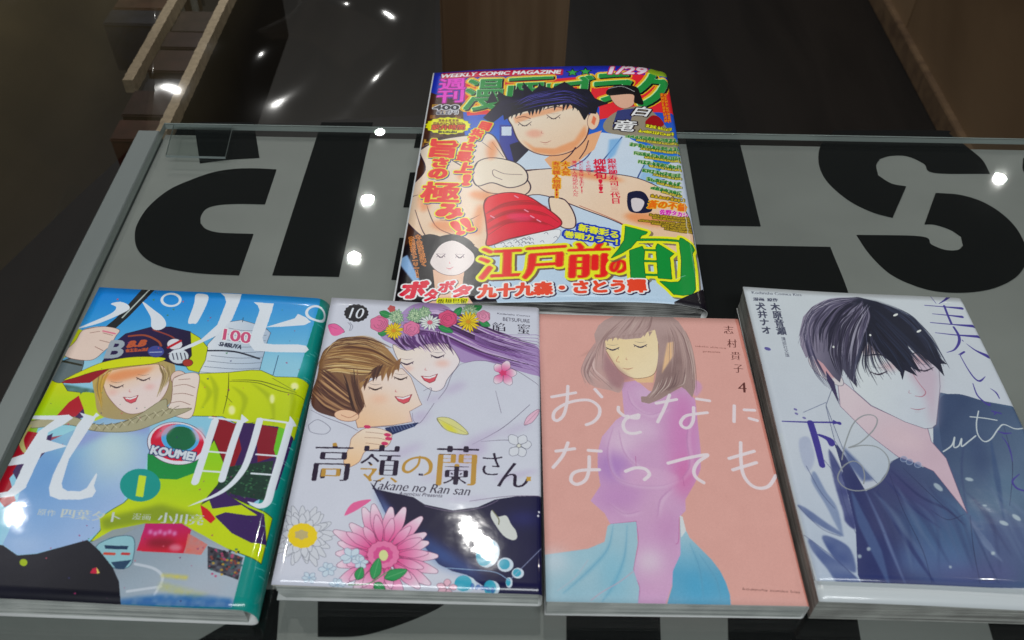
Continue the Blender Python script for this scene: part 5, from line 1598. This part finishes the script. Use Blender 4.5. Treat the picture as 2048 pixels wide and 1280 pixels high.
    for ch, tl, tr, bl, b in (("目", (966, 244), (984, 248), (958, 258), .6), ("指", (948, 257), (970, 262), (938, 276), .3), ("す", (940, 272), (956, 275), (935, 285), .6), ("は", (928, 287), (949, 289), (924, 301), .7),
                              ("最", (916, 303), (946, 305), (912, 322), .35), ("上", (918, 326), (948, 327), (911, 345), .8), ("!", (930, 350), (941, 351), (926, 370), .9),
                              ("旨", (866, 279), (916, 282), (858, 313), .8), ("さ", (870, 316), (896, 318), (866, 334), .8), ("の", (862, 338), (894, 339), (858, 356), .9), ("極", (848, 364), (922, 366), (840, 404), .55),
                              ("み", (879, 408), (925, 412), (874, 434), 1.1)):
        C.text(ch, tl, tr, bl, rd, ro, bold=b)
    C.text("!", (902, 446), (913, 443), (918, 470), rd, ro, bold=.8)
    C.text("!", (922, 440), (933, 437), (938, 463), rd, ro, bold=.8)
    # second portrait, plain, on black
    C.poly([(795, 512), (850, 470), (900, 480), (960, 500), (975, 560), (985, 640), (760, 640)], (34, 24, 34), smooth=True)
    C.poly([(795, 520), (815, 510), (840, 560), (850, 590), (835, 575), (800, 530)], (150, 180, 214), soft=2)
    C.poly([(866, 540), (930, 540), (925, 575), (950, 612), (840, 615), (870, 575)], (236, 190, 168))
    C.poly([(855, 500), (875, 480), (905, 475), (935, 490), (950, 515), (940, 535), (915, 550), (885, 548), (862, 530)], (232, 218, 216), smooth=True, edge=(60, 40, 50))
    C.poly([(852, 515), (858, 486), (885, 472), (915, 470), (945, 485), (956, 515), (940, 500), (920, 486), (902, 482), (880, 492), (862, 520), (858, 545)], (30, 22, 36), smooth=True)
    calm_face(C, (882, 512), (920, 513), (900, 536), ink=(60, 40, 60), w=.6, s=9, lip=(190, 60, 80))
    C.vtext("大人気作家が描く", (830, 470), (841, 470), (843, 533), (60, 40, 30), ((.5, (226, 150, 90)),), bold=.1)
    C.vtext("奇想天外ストーリー!!", (817, 474), (828, 474), (830, 556), (60, 40, 30), ((.5, (226, 150, 90)),), bold=.1)
    wo = ((1.3, (40, 30, 40), (.5, .5)), (1.1, (236, 232, 236)))
    mg = (206, 24, 74)
    C.text("ボ", (806, 564), (857, 563), (801, 596), mg, wo, bold=1.0, slant=.1)
    C.text("タ", (853, 580), (878, 579), (848, 602), mg, wo, bold=.6, slant=.1)
    C.text("ボ", (880, 564), (911, 562), (877, 585), mg, wo, bold=.6, slant=.1)
    C.text("タ", (912, 573), (944, 571), (906, 594), mg, wo, bold=.8, slant=.1)
    C.text("板垣巴留", (876, 598), (935, 598), (875, 607), (40, 36, 30), ((.9, (232, 222, 60)),), bold=.1)
    # main title
    yo = ((2.8, (120, 100, 90), (1.0, 1.0)), (2.4, (238, 226, 60)), (.7, (206, 120, 30)))
    rr = (216, 22, 34)
    C.text("江", (962, 498), (1048, 494), (958, 559), rr, yo, bold=.35, mincho=5)
    C.text("戸", (1054, 497), (1132, 492), (1048, 558), rr, yo, bold=.35, mincho=5)
    C.text("前", (1140, 488), (1220, 486), (1136, 556), rr, yo, bold=.35, mincho=5)
    C.text("の", (1223, 522), (1254, 521), (1222, 546), rr, yo, bold=.5, mincho=2)
    C.poly([(1150, 484), (1160, 490), (1170, 496)], rr)
    M()
    big = [[(850, 362), (1062, 418), (1045, 440), (1002, 455), (985, 484), (960, 500), (900, 572), (800, 632), (712, 672), (780, 590), (838, 500), (846, 430)],
           [(980, 486), (1392, 505), (1392, 520), (960, 504)],
           [(1392, 478), (1420, 488), (1506, 560), (1532, 602), (1508, 640), (1530, 800), (1538, 990), (1505, 1032), (1420, 1042), (1325, 1032), (1282, 985), (1188, 903), (1300, 915), (1372, 912), (1396, 888), (1402, 700), (1380, 520)],
           [(892, 600), (1012, 560), (1034, 612), (1026, 700), (1042, 872), (905, 872), (894, 700)],
           [(1150, 572), (1166, 535), (1322, 632), (1282, 668), (1302, 884), (1172, 872), (1156, 640)],
           [(1010, 588), (1156, 594), (1156, 606), (1010, 600)], [(1026, 698), (1160, 702), (1160, 714), (1026, 710)], [(1036, 832), (1172, 836), (1172, 850), (1036, 846)]]
    ms = [C.mask(q) for q in big]
    bx0, by0 = min(m[1] for m in ms) - 30, min(m[2] for m in ms) - 30
    bx1, by1 = max(m[1] + m[0].shape[1] for m in ms) + 30, max(m[2] + m[0].shape[0] for m in ms) + 30
    U = np.zeros((by1 - by0, bx1 - bx0), bool)
    for m, x0, y0 in ms:
        U[y0 - by0:y0 - by0 + m.shape[0], x0 - bx0:x0 - bx0 + m.shape[1]] |= m
    C.paint(dilate(U, 13), bx0 + 6, by0 + 6, (120, 110, 90), .8)
    C.paint(dilate(U, 12), bx0, by0, (236, 226, 60))
    C.paint(dilate(U, 2), bx0, by0, (20, 90, 50))
    C.paint(U, bx0, by0, (20, 140, 72))
    Z()
    C.text("九十九森・さとう輝", (959, 571), (1291, 560), (957, 596), (222, 88, 62), ((1.4, (60, 50, 80), (.6, .7)), (1.1, (236, 236, 240))), bold=.7)
    bo = ((1.5, (30, 70, 170)),)
    C.text("新春彩る", (1160, 448), (1238, 464), (1158, 462), (236, 232, 70), bo, bold=.35)
    C.text("巻頭カラー!", (1131, 462), (1236, 478), (1130, 475), (236, 232, 70), bo, bold=.35)
    Z()
    # black foot of the back cover turning round the spine, creases
    C.poly([(1352, 640), (1350, 605), (1400, 585), (1440, 560), (1440, 640)], (38, 34, 42))
    for q in ([(1330, 300), (1348, 302)], [(1352, 560), (1372, 552)]):
        C.line(q, .4, (220, 220, 225), .6)
    rn = random.Random(5)
    pts = [(1337 + 0.135 * (yy - 170) + rn.uniform(-1.2, 1.2), yy) for yy in range(300, 480, 6)]
    C.line(pts, .5, (206, 206, 206), .8, smooth=False)
    C.a[:, :5] = srgb((226, 228, 232))
    # halftone tooth of cheap paper
    yy, xx = np.mgrid[0:C.H, 0:C.W]
    C.a += (np.sin((xx + yy) * 1.2) * np.sin((xx - yy) * 1.2))[..., None] * .018
    return C.image("print_magazine", grain=.02, contrast=1.2, sat=1.15)
# ------------------------------------------------------------------ materials of the scene
PAPER = plain("paper_white", (0.62, 0.63, 0.62), 0.7, 0.3)
PAGES = page_mat("page_edges", (0.56, 0.58, 0.55), (0.26, 0.28, 0.27))
PAGES_OLD = page_mat("page_edges_dull", (0.40, 0.41, 0.38), (0.15, 0.15, 0.14))
PAGES_MAG = page_mat("page_edges_newsprint", (0.42, 0.42, 0.40), (0.05, 0.05, 0.05))
BOARD = plain("grey_panel", (0.248, 0.254, 0.238), 0.5, 0.4, noise=.16, scale=(9, 14, 9), bump=.05)
RIM = plain("rim_metal", (0.185, 0.21, 0.206), 0.45, 0.5, noise=.12, scale=(25, 6, 25), metal=.35)
VINYL = plain("black_vinyl", (0.004, 0.0045, 0.0045), 0.8, 0.12)
GLASS = thin_clear("glass_sheet", (0.95, 0.965, 0.957), haze=.004, hazecol=(.55, .58, .56))
GLASS_LOW = thin_clear("glass_underside", (0.97, 0.98, 0.975), refl=.3, rough=.03)
GLASS_EDGE = plain("glass_edge", (0.30, 0.34, 0.32), 0.2, 0.6)
ACRYL = thin_clear("acrylic", (0.93, 0.95, 0.94), refl=1.2)
ACRYL_EDGE = plain("acrylic_edge", (0.22, 0.26, 0.25), 0.25, 0.5)
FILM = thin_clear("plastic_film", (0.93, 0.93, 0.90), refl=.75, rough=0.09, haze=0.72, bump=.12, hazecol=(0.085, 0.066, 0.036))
WOOD = wood_mat("pine_wood", (0.17, 0.105, 0.058), (0.10, 0.055, 0.027), .5, (22, 22, 1.2))
WOOD_R = wood_mat("panel_wood", (0.23, 0.145, 0.078), (0.13, 0.078, 0.04), .5, (1, 16, 1.0))
WOOD_DK = wood_mat("trim_wood", (0.16, 0.10, 0.055), (0.10, 0.06, 0.035), .5, (20, 2, 20))
FLOOR = wood_mat("dark_floorboards", (0.010, 0.0075, 0.0065), (0.005, 0.0036, 0.0032), .5, (9, 1.5, 9))
SHELF = plain("raw_wood_edge", (0.50, 0.39, 0.27), 0.6, .3, noise=.25, scale=(200, 200, 200))


def grid(fn, nu, nv):
    vs, fs = [], []
    for j in range(nv + 1):
        for i in range(nu + 1):
            vs.append(fn(i / nu, j / nv))
    for j in range(nv):
        for i in range(nu):
            a = j * (nu + 1) + i
            fs.append((a, a + 1, a + nu + 2, a + nu + 1))
    return vs, fs


def solidify(o, th, rim=1):
    m = o.modifiers.new("paper_thickness", 'SOLIDIFY')
    m.thickness = th
    m.offset = -1
    m.use_even_offset = False
    if rim:
        m.material_offset = rim
        m.material_offset_rim = rim


def jacket(name, C, zf, r, rb, mat, parent, v0=0.0, v1=None, lift=None, flat_z=0.0004, wrap=True, nv=30, th=0.00022, depth=None):
    """one sheet: back, round the spine on the right, over the front. Local origin: lower left corner of the book"""
    w, h = C.w, C.h
    v1 = h if v1 is None else v1
    F = list(np.linspace(0, w - r, 30))
    vs, fs, uv = [], [], []
    cols = None
    for j in range(nv + 1):
        v = v0 + (v1 - v0) * j / nv
        row = []
        for u in F:
            z = zf(u, v) + (lift(u, v) if lift else 0)
            row.append((u, z * 1000))
        zs = row[-1][1]
        if wrap:
            rz = depth if depth else r
            for k in range(1, 9):
                t = math.pi / 2 * k / 8
                row.append((w - r + r * math.sin(t), zs - rz * (1 - math.cos(t))))
            zb = row[-1][1]
            for k in range(1, 5):
                row.append((w, zb + (rb - zb) * k / 4))
            for k in range(1, 6):
                t = math.pi / 2 * k / 5
                row.append((w - rb * (1 - math.cos(t)), rb * (1 - math.sin(t)) + flat_z * 1000))
            for k in range(1, 4):
                row.append(((w - rb) * (1 - k / 3), flat_z * 1000))
        s = 0.0
        for i, (x, z) in enumerate(row):
            if i:
                s += math.hypot(x - row[i - 1][0], z - row[i - 1][1])
            vs.append((x / 1000, v / 1000, z / 1000))
            uv.append((min(s * C.res / C.W, .999), v / h))
        cols = len(row)
    for j in range(nv):
        for i in range(cols - 1):
            a = j * cols + i
            fs.append((a, a + 1, a + cols + 1, a + cols))
    o = mesh_obj(name, vs, fs, [mat, PAPER], parent, uv, smooth=True)
    solidify(o, th)
    return o


def page_block(C, zf, gap, mat, parent, ins=(1.0, 1.2, 1.0, 1.0), z0=0.0009, side=None, wob=0.0, name="page_block"):
    """ins: fore-edge, spine, tail, head, in mm"""
    w, h = C.w, C.h
    nu, nv, nz = 30, 24, 18
    rn = random.Random(3)
    L, Rr, B_, T_ = ins[0], w - ins[1], ins[2], h - ins[3]

    def top(u, v):
        x, y = L + (Rr - L) * u, B_ + (T_ - B_) * v
        return (x / 1000, y / 1000, zf(x, y) - gap(x, y))
    vs, fs = grid(top, nu, nv)
    # sides as their own grids, leaning a little
    rim = [(i / nu, 0) for i in range(nu)] + [(1, j / nv) for j in range(nv)] + [(1 - i / nu, 1) for i in range(nu)] + [(0, 1 - j / nv) for j in range(nv)]
    base = len(vs)
    n = len(rim)
    for k in range(nz + 1):
        f = k / nz
        jog = rn.uniform(-1, 1) * wob * .9 / 1000
        for (u, v) in rim:
            x, y, z = top(u, v)
            zz = z * (1 - f) + z0 * f
            sx = (side(f) if side else 0) / 1000
            dx = jog + wob * .4 * math.sin(k * .5 + v * 3) / 1000
            vs.append((x + (sx + dx if u < .01 else -0.0), y + (jog * .7 + wob * .5 * math.sin(k * .4 + u * 4) / 1000 if v < .01 else 0), zz))
    for k in range(nz):
        for i in range(n):
            a, b = base + k * n + i, base + k * n + (i + 1) % n
            fs.append((a, a + n, b + n, b))
    fs.append(tuple(base + nz * n + i for i in range(n))[::-1])
    return mesh_obj(name, vs, fs, mat, parent, None, smooth=False)


def place(name, C, label, cat="book"):
    c, s = math.cos(C.yaw), math.sin(C.yaw)
    x = C.cx - c * C.w / 2 + s * C.h / 2
    y = C.cy - s * C.w / 2 - c * C.h / 2
    return empty(name, (x / 1000, y / 1000, 0.0003), label, cat, C.yaw)


def keep(fn):
    """run a cover painter and keep its canvas for the measurements"""
    img = fn()
    return img, Cover.latest


_init = Cover.__init__


def _ini(s, *a, **k):
    _init(s, *a, **k)
    Cover.latest = s


Cover.__init__ = _ini

# ------------------------------------------------------------------ the table
TBL = empty("display_table", tuple(on_z(1100, 700, -0.02)), "glass-topped display table, grey panel with huge black letters under the clear sheet", "table")
tb = TBL.location.copy()


def rel(o):
    """parent to the table without moving"""
    o.parent = TBL
    o.matrix_parent_inverse = Matrix.Translation(-tb)
    return o


BZ = -0.0072
oa, ob = on_z(275, 258, 0), on_z(0, 745, 0)
ia, ib = on_z(334, 258, 0), on_z(187, 560, 0)
# shared direction of the left side and of the far edge
e1, e2 = on_z(345, 246, 0), on_z(2040, 277, 0)
dx_ = (e2 - e1).normalized()
dy_ = Vector((-dx_.y, dx_.x, 0))


def tp(a, b, z=0.0):
    """table coordinates: a to the right from the inner far corner, b towards the viewer is negative"""
    q = e1 + dx_ * a + dy_ * b
    return (q.x, q.y, z)


outer = (oa - e1).dot(dx_)
inner = (ia - e1).dot(dx_)
outer_b = (ob - e1).dot(dx_)
far_b = (oa - e1).dot(dy_)
print("rim", outer, outer_b, inner, (ib - e1).dot(dx_), far_b)
RX = 0.80
rel(prism("panel", [tp(inner - .004, -0.004)[:2], tp(RX, -0.004)[:2], tp(RX, -.62)[:2], tp(inner - .004, -.62)[:2]], BZ - .012, BZ, BOARD, bev=.0004))
rim = rel(prism("rim", [tp(outer, far_b)[:2], tp(inner - .0045, far_b)[:2], tp(inner - .0045, -.62)[:2], tp(outer, -.62)[:2]], -.028, -.0004, RIM, bev=.0012))
# glass sheet on top: upper and lower faces clear, edges pale green-grey
gp = [tp(inner - .004, 0.0), tp(RX, 0.0), tp(RX, -.62), tp(inner - .004, -.62)]
GT, GB = 0.0, -0.0052
vs = [(p[0], p[1], GT) for p in gp] + [(p[0], p[1], GB) for p in gp]
me_f = [(0, 3, 2, 1), (4, 5, 6, 7), (0, 1, 5, 4), (1, 2, 6, 5), (2, 3, 7, 6), (3, 0, 4, 7)]
gl = mesh_obj("glass_top", vs, me_f, [GLASS, GLASS_EDGE, GLASS_LOW])
for i, p in enumerate(gl.data.polygons):
    p.material_index = (0, 2)[i] if i < 2 else 1
rel(gl)
# the polished arris of the far edge
av = [tp(inner - .004, -.0012, .0001), tp(RX, -.0012, .0001), tp(RX, .0006, -.0006), tp(inner - .004, .0006, -.0006)]
ARR = plain("polished_arris", (0.42, 0.46, 0.45), 0.15, 0.8)
rel(mesh_obj("glass_arris", av, [(0, 1, 2, 3)], ARR))



def corner_smooth(pts, k=6):
    """round the curved runs of an outline, keep its sharp corners"""
    P = np.array(pts, float)
    n = len(P)
    cor = []
    for i in range(n):
        a, b = P[i] - P[i - 1], P[(i + 1) % n] - P[i]
        c = (a @ b) / (np.linalg.norm(a) * np.linalg.norm(b))
        cor.append(c < .72)
    out = []
    for i in range(n):
        b, c = P[i], P[(i + 1) % n]
        if cor[i] and cor[(i + 1) % n]:
            out.append(b[None])
            continue
        a = 2 * b - c if cor[i] else P[i - 1]
        d = 2 * c - b if cor[(i + 1) % n] else P[(i + 2) % n]
        t = np.linspace(0, 1, k, endpoint=False)[:, None]
        out.append(0.5 * ((2 * b) + (c - a) * t + (2 * a - 5 * b + 4 * c - d) * t ** 2 + (3 * b - a - 3 * c + d) * t ** 3))
    return np.concatenate(out)


# huge letters on the panel, cut from black vinyl (measured on the photograph, laid on the panel)
LET = [
    ([(388, 246), (508, 246), (519, 316), (455, 320), (400, 327)], False),
    ([(553, 340), (510, 338), (470, 339), (430, 345), (390, 358), (340, 380), (300, 412), (277, 445), (270, 472), (276, 500), (300, 523), (340, 538), (400, 547), (478, 551), (507, 469), (470, 468), (435, 466), (412, 459), (401, 447), (402, 432), (414, 417), (440, 410), (480, 408), (530, 409)], False),
    ([(643, 246), (746, 246), (678, 554), (545, 551)], False),
    ([(835, 262), (920, 262), (910, 296), (828, 296)], False),
    ([(820, 346), (900, 346), (880, 415), (807, 415)], False),
    ([(799, 477), (880, 477), (860, 562), (783, 560)], False),
    ([(1368, 262), (1473, 262), (1521, 453), (1400, 451)], False),
    ([(1388, 490), (1660, 495), (1700, 600), (1725, 730), (1400, 725)], False),
    ([(1668, 262), (1645, 285), (1637, 310), (1641, 340), (1660, 370), (1700, 403), (1745, 425), (1785, 436), (1812, 374), (1782, 368), (1756, 352), (1752, 332), (1760, 318), (1782, 312), (1815, 313), (1848, 328), (1868, 346), (1979, 348), (1965, 322), (1940, 300), (1900, 270), (1880, 262)], False),
    ([(1871, 387), (1920, 391), (1965, 405), (2005, 430), (2035, 462), (2052, 500), (2050, 530), (2030, 556), (1990, 576), (1940, 585), (1880, 584), (1830, 572), (1780, 548), (1740, 510), (1713, 471), (1842, 474), (1862, 490), (1890, 501), (1915, 501), (1926, 492), (1922, 474), (1900, 460), (1870, 450), (1849, 449)], False),
    ([(2046, 318), (2070, 300), (2120, 300), (2130, 380), (2080, 375), (2048, 345)], False),
    ([(480, 1180), (560, 1180), (553, 1290), (380, 1292), (430, 1262), (470, 1240)], False),
    ([(636, 1190), (900, 1190), (880, 1215), (800, 1250), (720, 1272), (636, 1274)], False),
    ([(1133, 1190), (1318, 1190), (1322, 1300), (1133, 1300)], False),
    ([(1455, 1190), (1706, 1190), (1724, 1300), (1457, 1300)], False),
    ([(1960, 1190), (2060, 1190), (2060, 1300), (1992, 1300)], False),
]
for pts, sm in LET:
    P = [tuple(on_z(x, y, BZ))[:2] for x, y in corner_smooth(pts)]
    # keep inside the panel
    rel(prism("letter", P, BZ + .0001, BZ + .0006, VINYL))

# small acrylic plate lying at the left corner of the glass
aq = [on_z(347, 249, .002), on_z(465, 251, .002), on_z(450, 314, .002), on_z(331, 311, .002)]
ap = [(p.x, p.y) for p in aq]
av = [(x, y, .0022) for x, y in ap] + [(x, y, .0004) for x, y in ap]
pl = mesh_obj("acrylic_plate", av, me_f[::1], [ACRYL, ACRYL_EDGE])
pl.data.flip_normals() if pl.data.polygons[0].normal.z < 0 else None
for i, p in enumerate(pl.data.polygons):
    p.material_index = 0 if i < 2 else 1
tag(pl, "small clear acrylic plate lying on the glass at its far left corner", "acrylic plate")

# ------------------------------------------------------------------ the five publications
img, C1 = keep(cover_street)
PR1 = print_mat("print_street", img, .4, .8, .05, .12, 22)
b1 = place("comic_book", C1, "glossy comic with green spine and blue sky cover, yellow jacket figure, leftmost book")
jacket("dust_jacket", C1, Z_STREET, 7.5, 4, PR1, b1, depth=8)
page_block(C1, Z_STREET, lambda u, v: .0008 + max(0, (u - 112) / 14) ** 2 * .002, PAGES, b1, ins=(.8, 5.0, 1.0, 1.0), wob=.25)

img, C2 = keep(cover_flowers)
PR2 = print_mat("print_flowers", img, .4, .8, .04, .09, 26)
b2 = place("comic_book", C2, "glossy white comic numbered 10 with flower crown couple and pink daisies on its cover")
jacket("dust_jacket", C2, Z_FLOWERS, 2.4, 2, PR2, b2)
jacket("inner_cover", C2, lambda u, v: Z_FLOWERS(u, v) - .0009 - .0010 * max(0, 1 - u / 90) * max(0, 1 - v / 70), 3, 2.4, plain("inner_cover_cream", (.50, .46, .38), .6, .3, noise=.3, scale=(60, 60, 60)), b2, v0=.5, v1=C2.h - .5, flat_z=.0008, wrap=False)
page_block(C2, Z_FLOWERS, lambda u, v: .0017 + .0022 * max(0, 1 - u / 90) * max(0, 1 - v / 70), PAGES, b2, ins=(1.0, 1.6, .9, 1.0), side=lambda f: 4.5 * f * f * .6, wob=.3)

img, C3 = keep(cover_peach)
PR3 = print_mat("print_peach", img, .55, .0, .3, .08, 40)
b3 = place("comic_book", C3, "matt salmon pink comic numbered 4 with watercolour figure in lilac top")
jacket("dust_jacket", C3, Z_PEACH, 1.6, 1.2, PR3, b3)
page_block(C3, Z_PEACH, lambda u, v: .0005, PAGES, b3, ins=(.5, 1.0, .5, .8), wob=.12)

img, C4 = keep(cover_shirt)
PR4 = print_mat("print_shirt", img, .4, .8, .05, .13, 22)
b4 = place("comic_book", C4, "glossy pale blue comic with dark-haired figure in blue shirt, rightmost book")
curl = lambda u, v: .0006 + .0016 * max(0, 1 - v / 50) ** 2 + .0012 * max(0, u / 126) * max(0, 1 - v / 40) ** 2
jacket("dust_jacket", C4, Z_SHIRT, 3, 2.5, PR4, b4, v0=8.5, lift=curl, nv=40)
jacket("inner_cover", C4, Z_SHIRT, 3.4, 3, plain("inner_cover_white", (.60, .64, .66), .35, .5, coat=.5), b4, flat_z=.0008, wrap=False)
page_block(C4, Z_SHIRT, lambda u, v: .0006, PAGES_OLD, b4, ins=(.3, 1.4, .6, 1.0), wob=.2)

img, C5 = keep(cover_magazine)
PR5 = print_mat("print_magazine", img, .42, .25, .2, .15, 18)
b5 = place("comic_magazine", C5, "thick weekly comic magazine with green title and red tuna sushi, behind the four books", "magazine")
jacket("cover", C5, Z_MAG, 7, 3.4, PR5, b5, nv=40, th=.0003, depth=5)
page_block(C5, Z_MAG, lambda u, v: .0006 + .0009 * max(0, (u - 120) / 60), PAGES_MAG, b5, ins=(.6, 3.2, 1.0, 1.0), z0=.0007, wob=.3)

# ------------------------------------------------------------------ behind and below the table
FZ = -0.70
fl_ = mesh_obj("floor", [(-4, -2, FZ), (4, -2, FZ), (4, 6, FZ), (-4, 6, FZ)], [(0, 1, 2, 3)], FLOOR)
fl_["kind"] = "structure"

# upright pine post behind the magazine
pa, pb = ray(879, 0), ray(1140, 0)
PY = 0.95
xa, xb = pa.x / pa.y * PY, pb.x / pb.y * PY
post = empty("wooden_post", ((xa + xb) / 2, PY + .02, FZ), "dim pine wood post standing upright behind the magazine", "post")
o = bev_box("post_board", (xb - xa, .04, .98), (0, 0, .49), WOOD, post, bev=.003)

# cabinet side on the right: its foot runs straight back along the floor
ca = on_z(1730, 0, FZ)
cb = on_z(1876, 282, FZ)
print("cabinet", ca, cb)
d = (ca - cb).normalized()
n = Vector((d.y, -d.x, 0))
cab = empty("wooden_cabinet", (cb.x, cb.y, FZ), "dim wooden cabinet side with a trim strip, at the right behind the table", "cabinet")
A_, B_ = cb - d * 1.2, cb + d * 2.0


def slab(name, p, q, off, th, z0, z1, mat, parent):
    L = (q - p).length
    m = bev_box(name, (L, th, z1 - z0), (0, 0, 0), mat, None, bev=.002)
    c = (p + q) / 2 + n * off
    m.location = (c.x - parent.location.x, c.y - parent.location.y, (z0 + z1) / 2 - parent.location.z)
    m.rotation_euler.z = math.atan2(d.y, d.x)
    m.parent = parent
    return m


joint = cb + d * ((ca - cb).length * .62)
slab("skirting", A_, B_, .018, .02, FZ, FZ + .05, WOOD_DK, cab)
slab("side_panel", A_, joint - d * .002, .034, .02, FZ, .3, WOOD_R, cab)
slab("side_panel", joint + d * .002, B_, .034, .02, FZ, .3, WOOD_R, cab)

# tiered shelf of old books at the upper left, seen through the film
SZ = -0.10
t2a, t2b = on_z(322, 262, SZ), on_z(448, 0, SZ)
SZ1 = -0.10
t1a, t1b = on_z(255, 160, SZ1), on_z(345, 0, SZ1)
print("shelf", t2a, t2b, t1a, t1b)
sh = empty("tiered_shelf", (t2a.x, t2a.y, FZ), "tiered shelf with pale raw wood edges at the upper left", "shelf")


def ragged(name, a, b, z, wd, parent):
    dd = (b - a)
    L = dd.length
    dd.normalize()
    nn = Vector((dd.y, -dd.x, 0))
    K = 90
    rn = random.Random(int(z * 1000))
    V, Fc = [], []
    for k in range(K + 1):
        t = k / K * L * 1.35
        j0, j1 = rn.uniform(-1, 1) * wd * .05, rn.uniform(-1, 1) * wd * .04
        for s_, zz in ((-wd / 2 + j0, z), (wd / 2 + j1, z), (wd / 2 + j1, z - .014), (-wd / 2 + j0, z - .014)):
            q = a + dd * t + nn * s_
            V.append((q.x - parent.location.x, q.y - parent.location.y, zz - parent.location.z))
    for k in range(K):
        for m in range(4):
            a0, a1 = k * 4 + m, k * 4 + (m + 1) % 4
            Fc.append((a0, a1, a1 + 4, a0 + 4))
    Fc.append((3, 2, 1, 0))
    o = mesh_obj(name, V, Fc, SHELF, parent)
    return dd, nn


dd2, nn2 = ragged("shelf_edge", t2a, t2b, SZ, .0095, sh)
dd1, nn1 = ragged("shelf_edge", t1a, t1b, SZ1, .010, sh)
cols = [(.075, .022, .015), (.045, .016, .013), (.014, .018, .034), (.06, .030, .018), (.035, .012, .014), (.085, .036, .022), (.012, .016, .030), (.04, .022, .018)]
ql = (t2b - t2a).normalized()
fs_ = bev_box("shelf_shade_board", (.008, .5, .16), (0, 0, 0), plain("shelf_shade_dark", (.012, .009, .008), .6, .2), sh, bev=.001)  # added near-black board: painted darkness below the pale edge, hides the book sides
qc = t2a + ql * .25 - Vector((ql.y, -ql.x, 0)) * .003
fs_.location = (qc.x - sh.location.x, qc.y - sh.location.y, SZ - .096 - sh.location.z)
fs_.rotation_euler.z = math.atan2(ql.y, ql.x) - math.pi / 2
names_ = ["rust red", "dark brown red", "navy blue", "tan", "maroon", "orange brown", "blue-grey", "brown"]
poss = ["nearest", "second", "third", "fourth", "fifth", "sixth", "seventh"]
GAP = abs((t1a - t2a).dot(nn2))
print('gap', GAP)
for row, (a, dd, nn, z, which) in enumerate(((t2a, dd2, nn2, SZ, "inner"), (t1a, dd1, nn1, SZ1, "outer"))):
    t = (.0, .125)[row]
    for i in range(6):
        L = random.uniform(.03, .05)
        ci = (i * 3 + row * 2) % 8
        if row == 0 and i < 2:
            ci = (0, 4)[i]
        mt = plain("old_book_cover", cols[ci], .35, .5, noise=.45, scale=(60, 60, 60), coat=.3)
        wd = GAP - .012 if row == 0 else .06
        c = a + dd * (t + L / 2) - nn * (wd / 2 + .007)
        hgt = random.uniform(.045, .055)
        ob_ = empty("shelved_book", (c.x, c.y, z - .066), "%s book on the %s tier of the shelf, %s from the table" % (names_[ci], which, poss[i]), "book",
                    math.atan2(dd.y, dd.x) - math.pi / 2, "old books on the tiered shelf")
        for s_ in (-1, 1):
            bev_box("cover_board", (wd, .003, hgt), (0, s_ * (L / 2 - .004), hgt / 2), mt, ob_, bev=.0008)
        bev_box("page_block", (wd - .006, L - .012, hgt - .006), (0, 0, hgt / 2 - .001), PAGES_OLD, ob_, bev=.001)
        bev_box("spine", (wd, L, .004), (0, 0, hgt + .002), mt, ob_, bev=.0015)
        t += L + .004

# clear plastic film draped over the shelf, creased
c00, c10 = Vector(ray(-120, 640)) , Vector(ray(300, 268))
P00 = Vector((0, 0, CAM_H)) + ray(-160, 700) * .52
P10 = Vector((0, 0, CAM_H)) + ray(292, 262) * .78
P01 = Vector((0, 0, CAM_H)) + ray(-160, -80) * .80
P11 = Vector((0, 0, CAM_H)) + ray(868, -80) * .98
PM = Vector((0, 0, CAM_H)) + ray(872, 228) * .90
nrm = (P01 - P00).cross(P10 - P00).normalized()


def film(u, v):
    """u along, v up; two bilinear panels meeting at u=.5"""
    if u < .5:
        k = u * 2
        top = P01.lerp(Vector((0, 0, CAM_H)) + ray(320, -80) * .90, k)
        bot = P00.lerp(P10, k)
    else:
        k = (u - .5) * 2
        top = (Vector((0, 0, CAM_H)) + ray(320, -80) * .90).lerp(P11, k)
        bot = P10.lerp(PM, k)
    p = bot.lerp(top, v)
    a = .014 * math.sin(u * 11 + v * 3) + .006 * math.sin(u * 23 - v * 5 + 1) + .003 * math.sin(v * 9 + u * 5)
    return tuple(p + Vector((.2, -.8, .6)) * a * (0.25 + .75 * v))


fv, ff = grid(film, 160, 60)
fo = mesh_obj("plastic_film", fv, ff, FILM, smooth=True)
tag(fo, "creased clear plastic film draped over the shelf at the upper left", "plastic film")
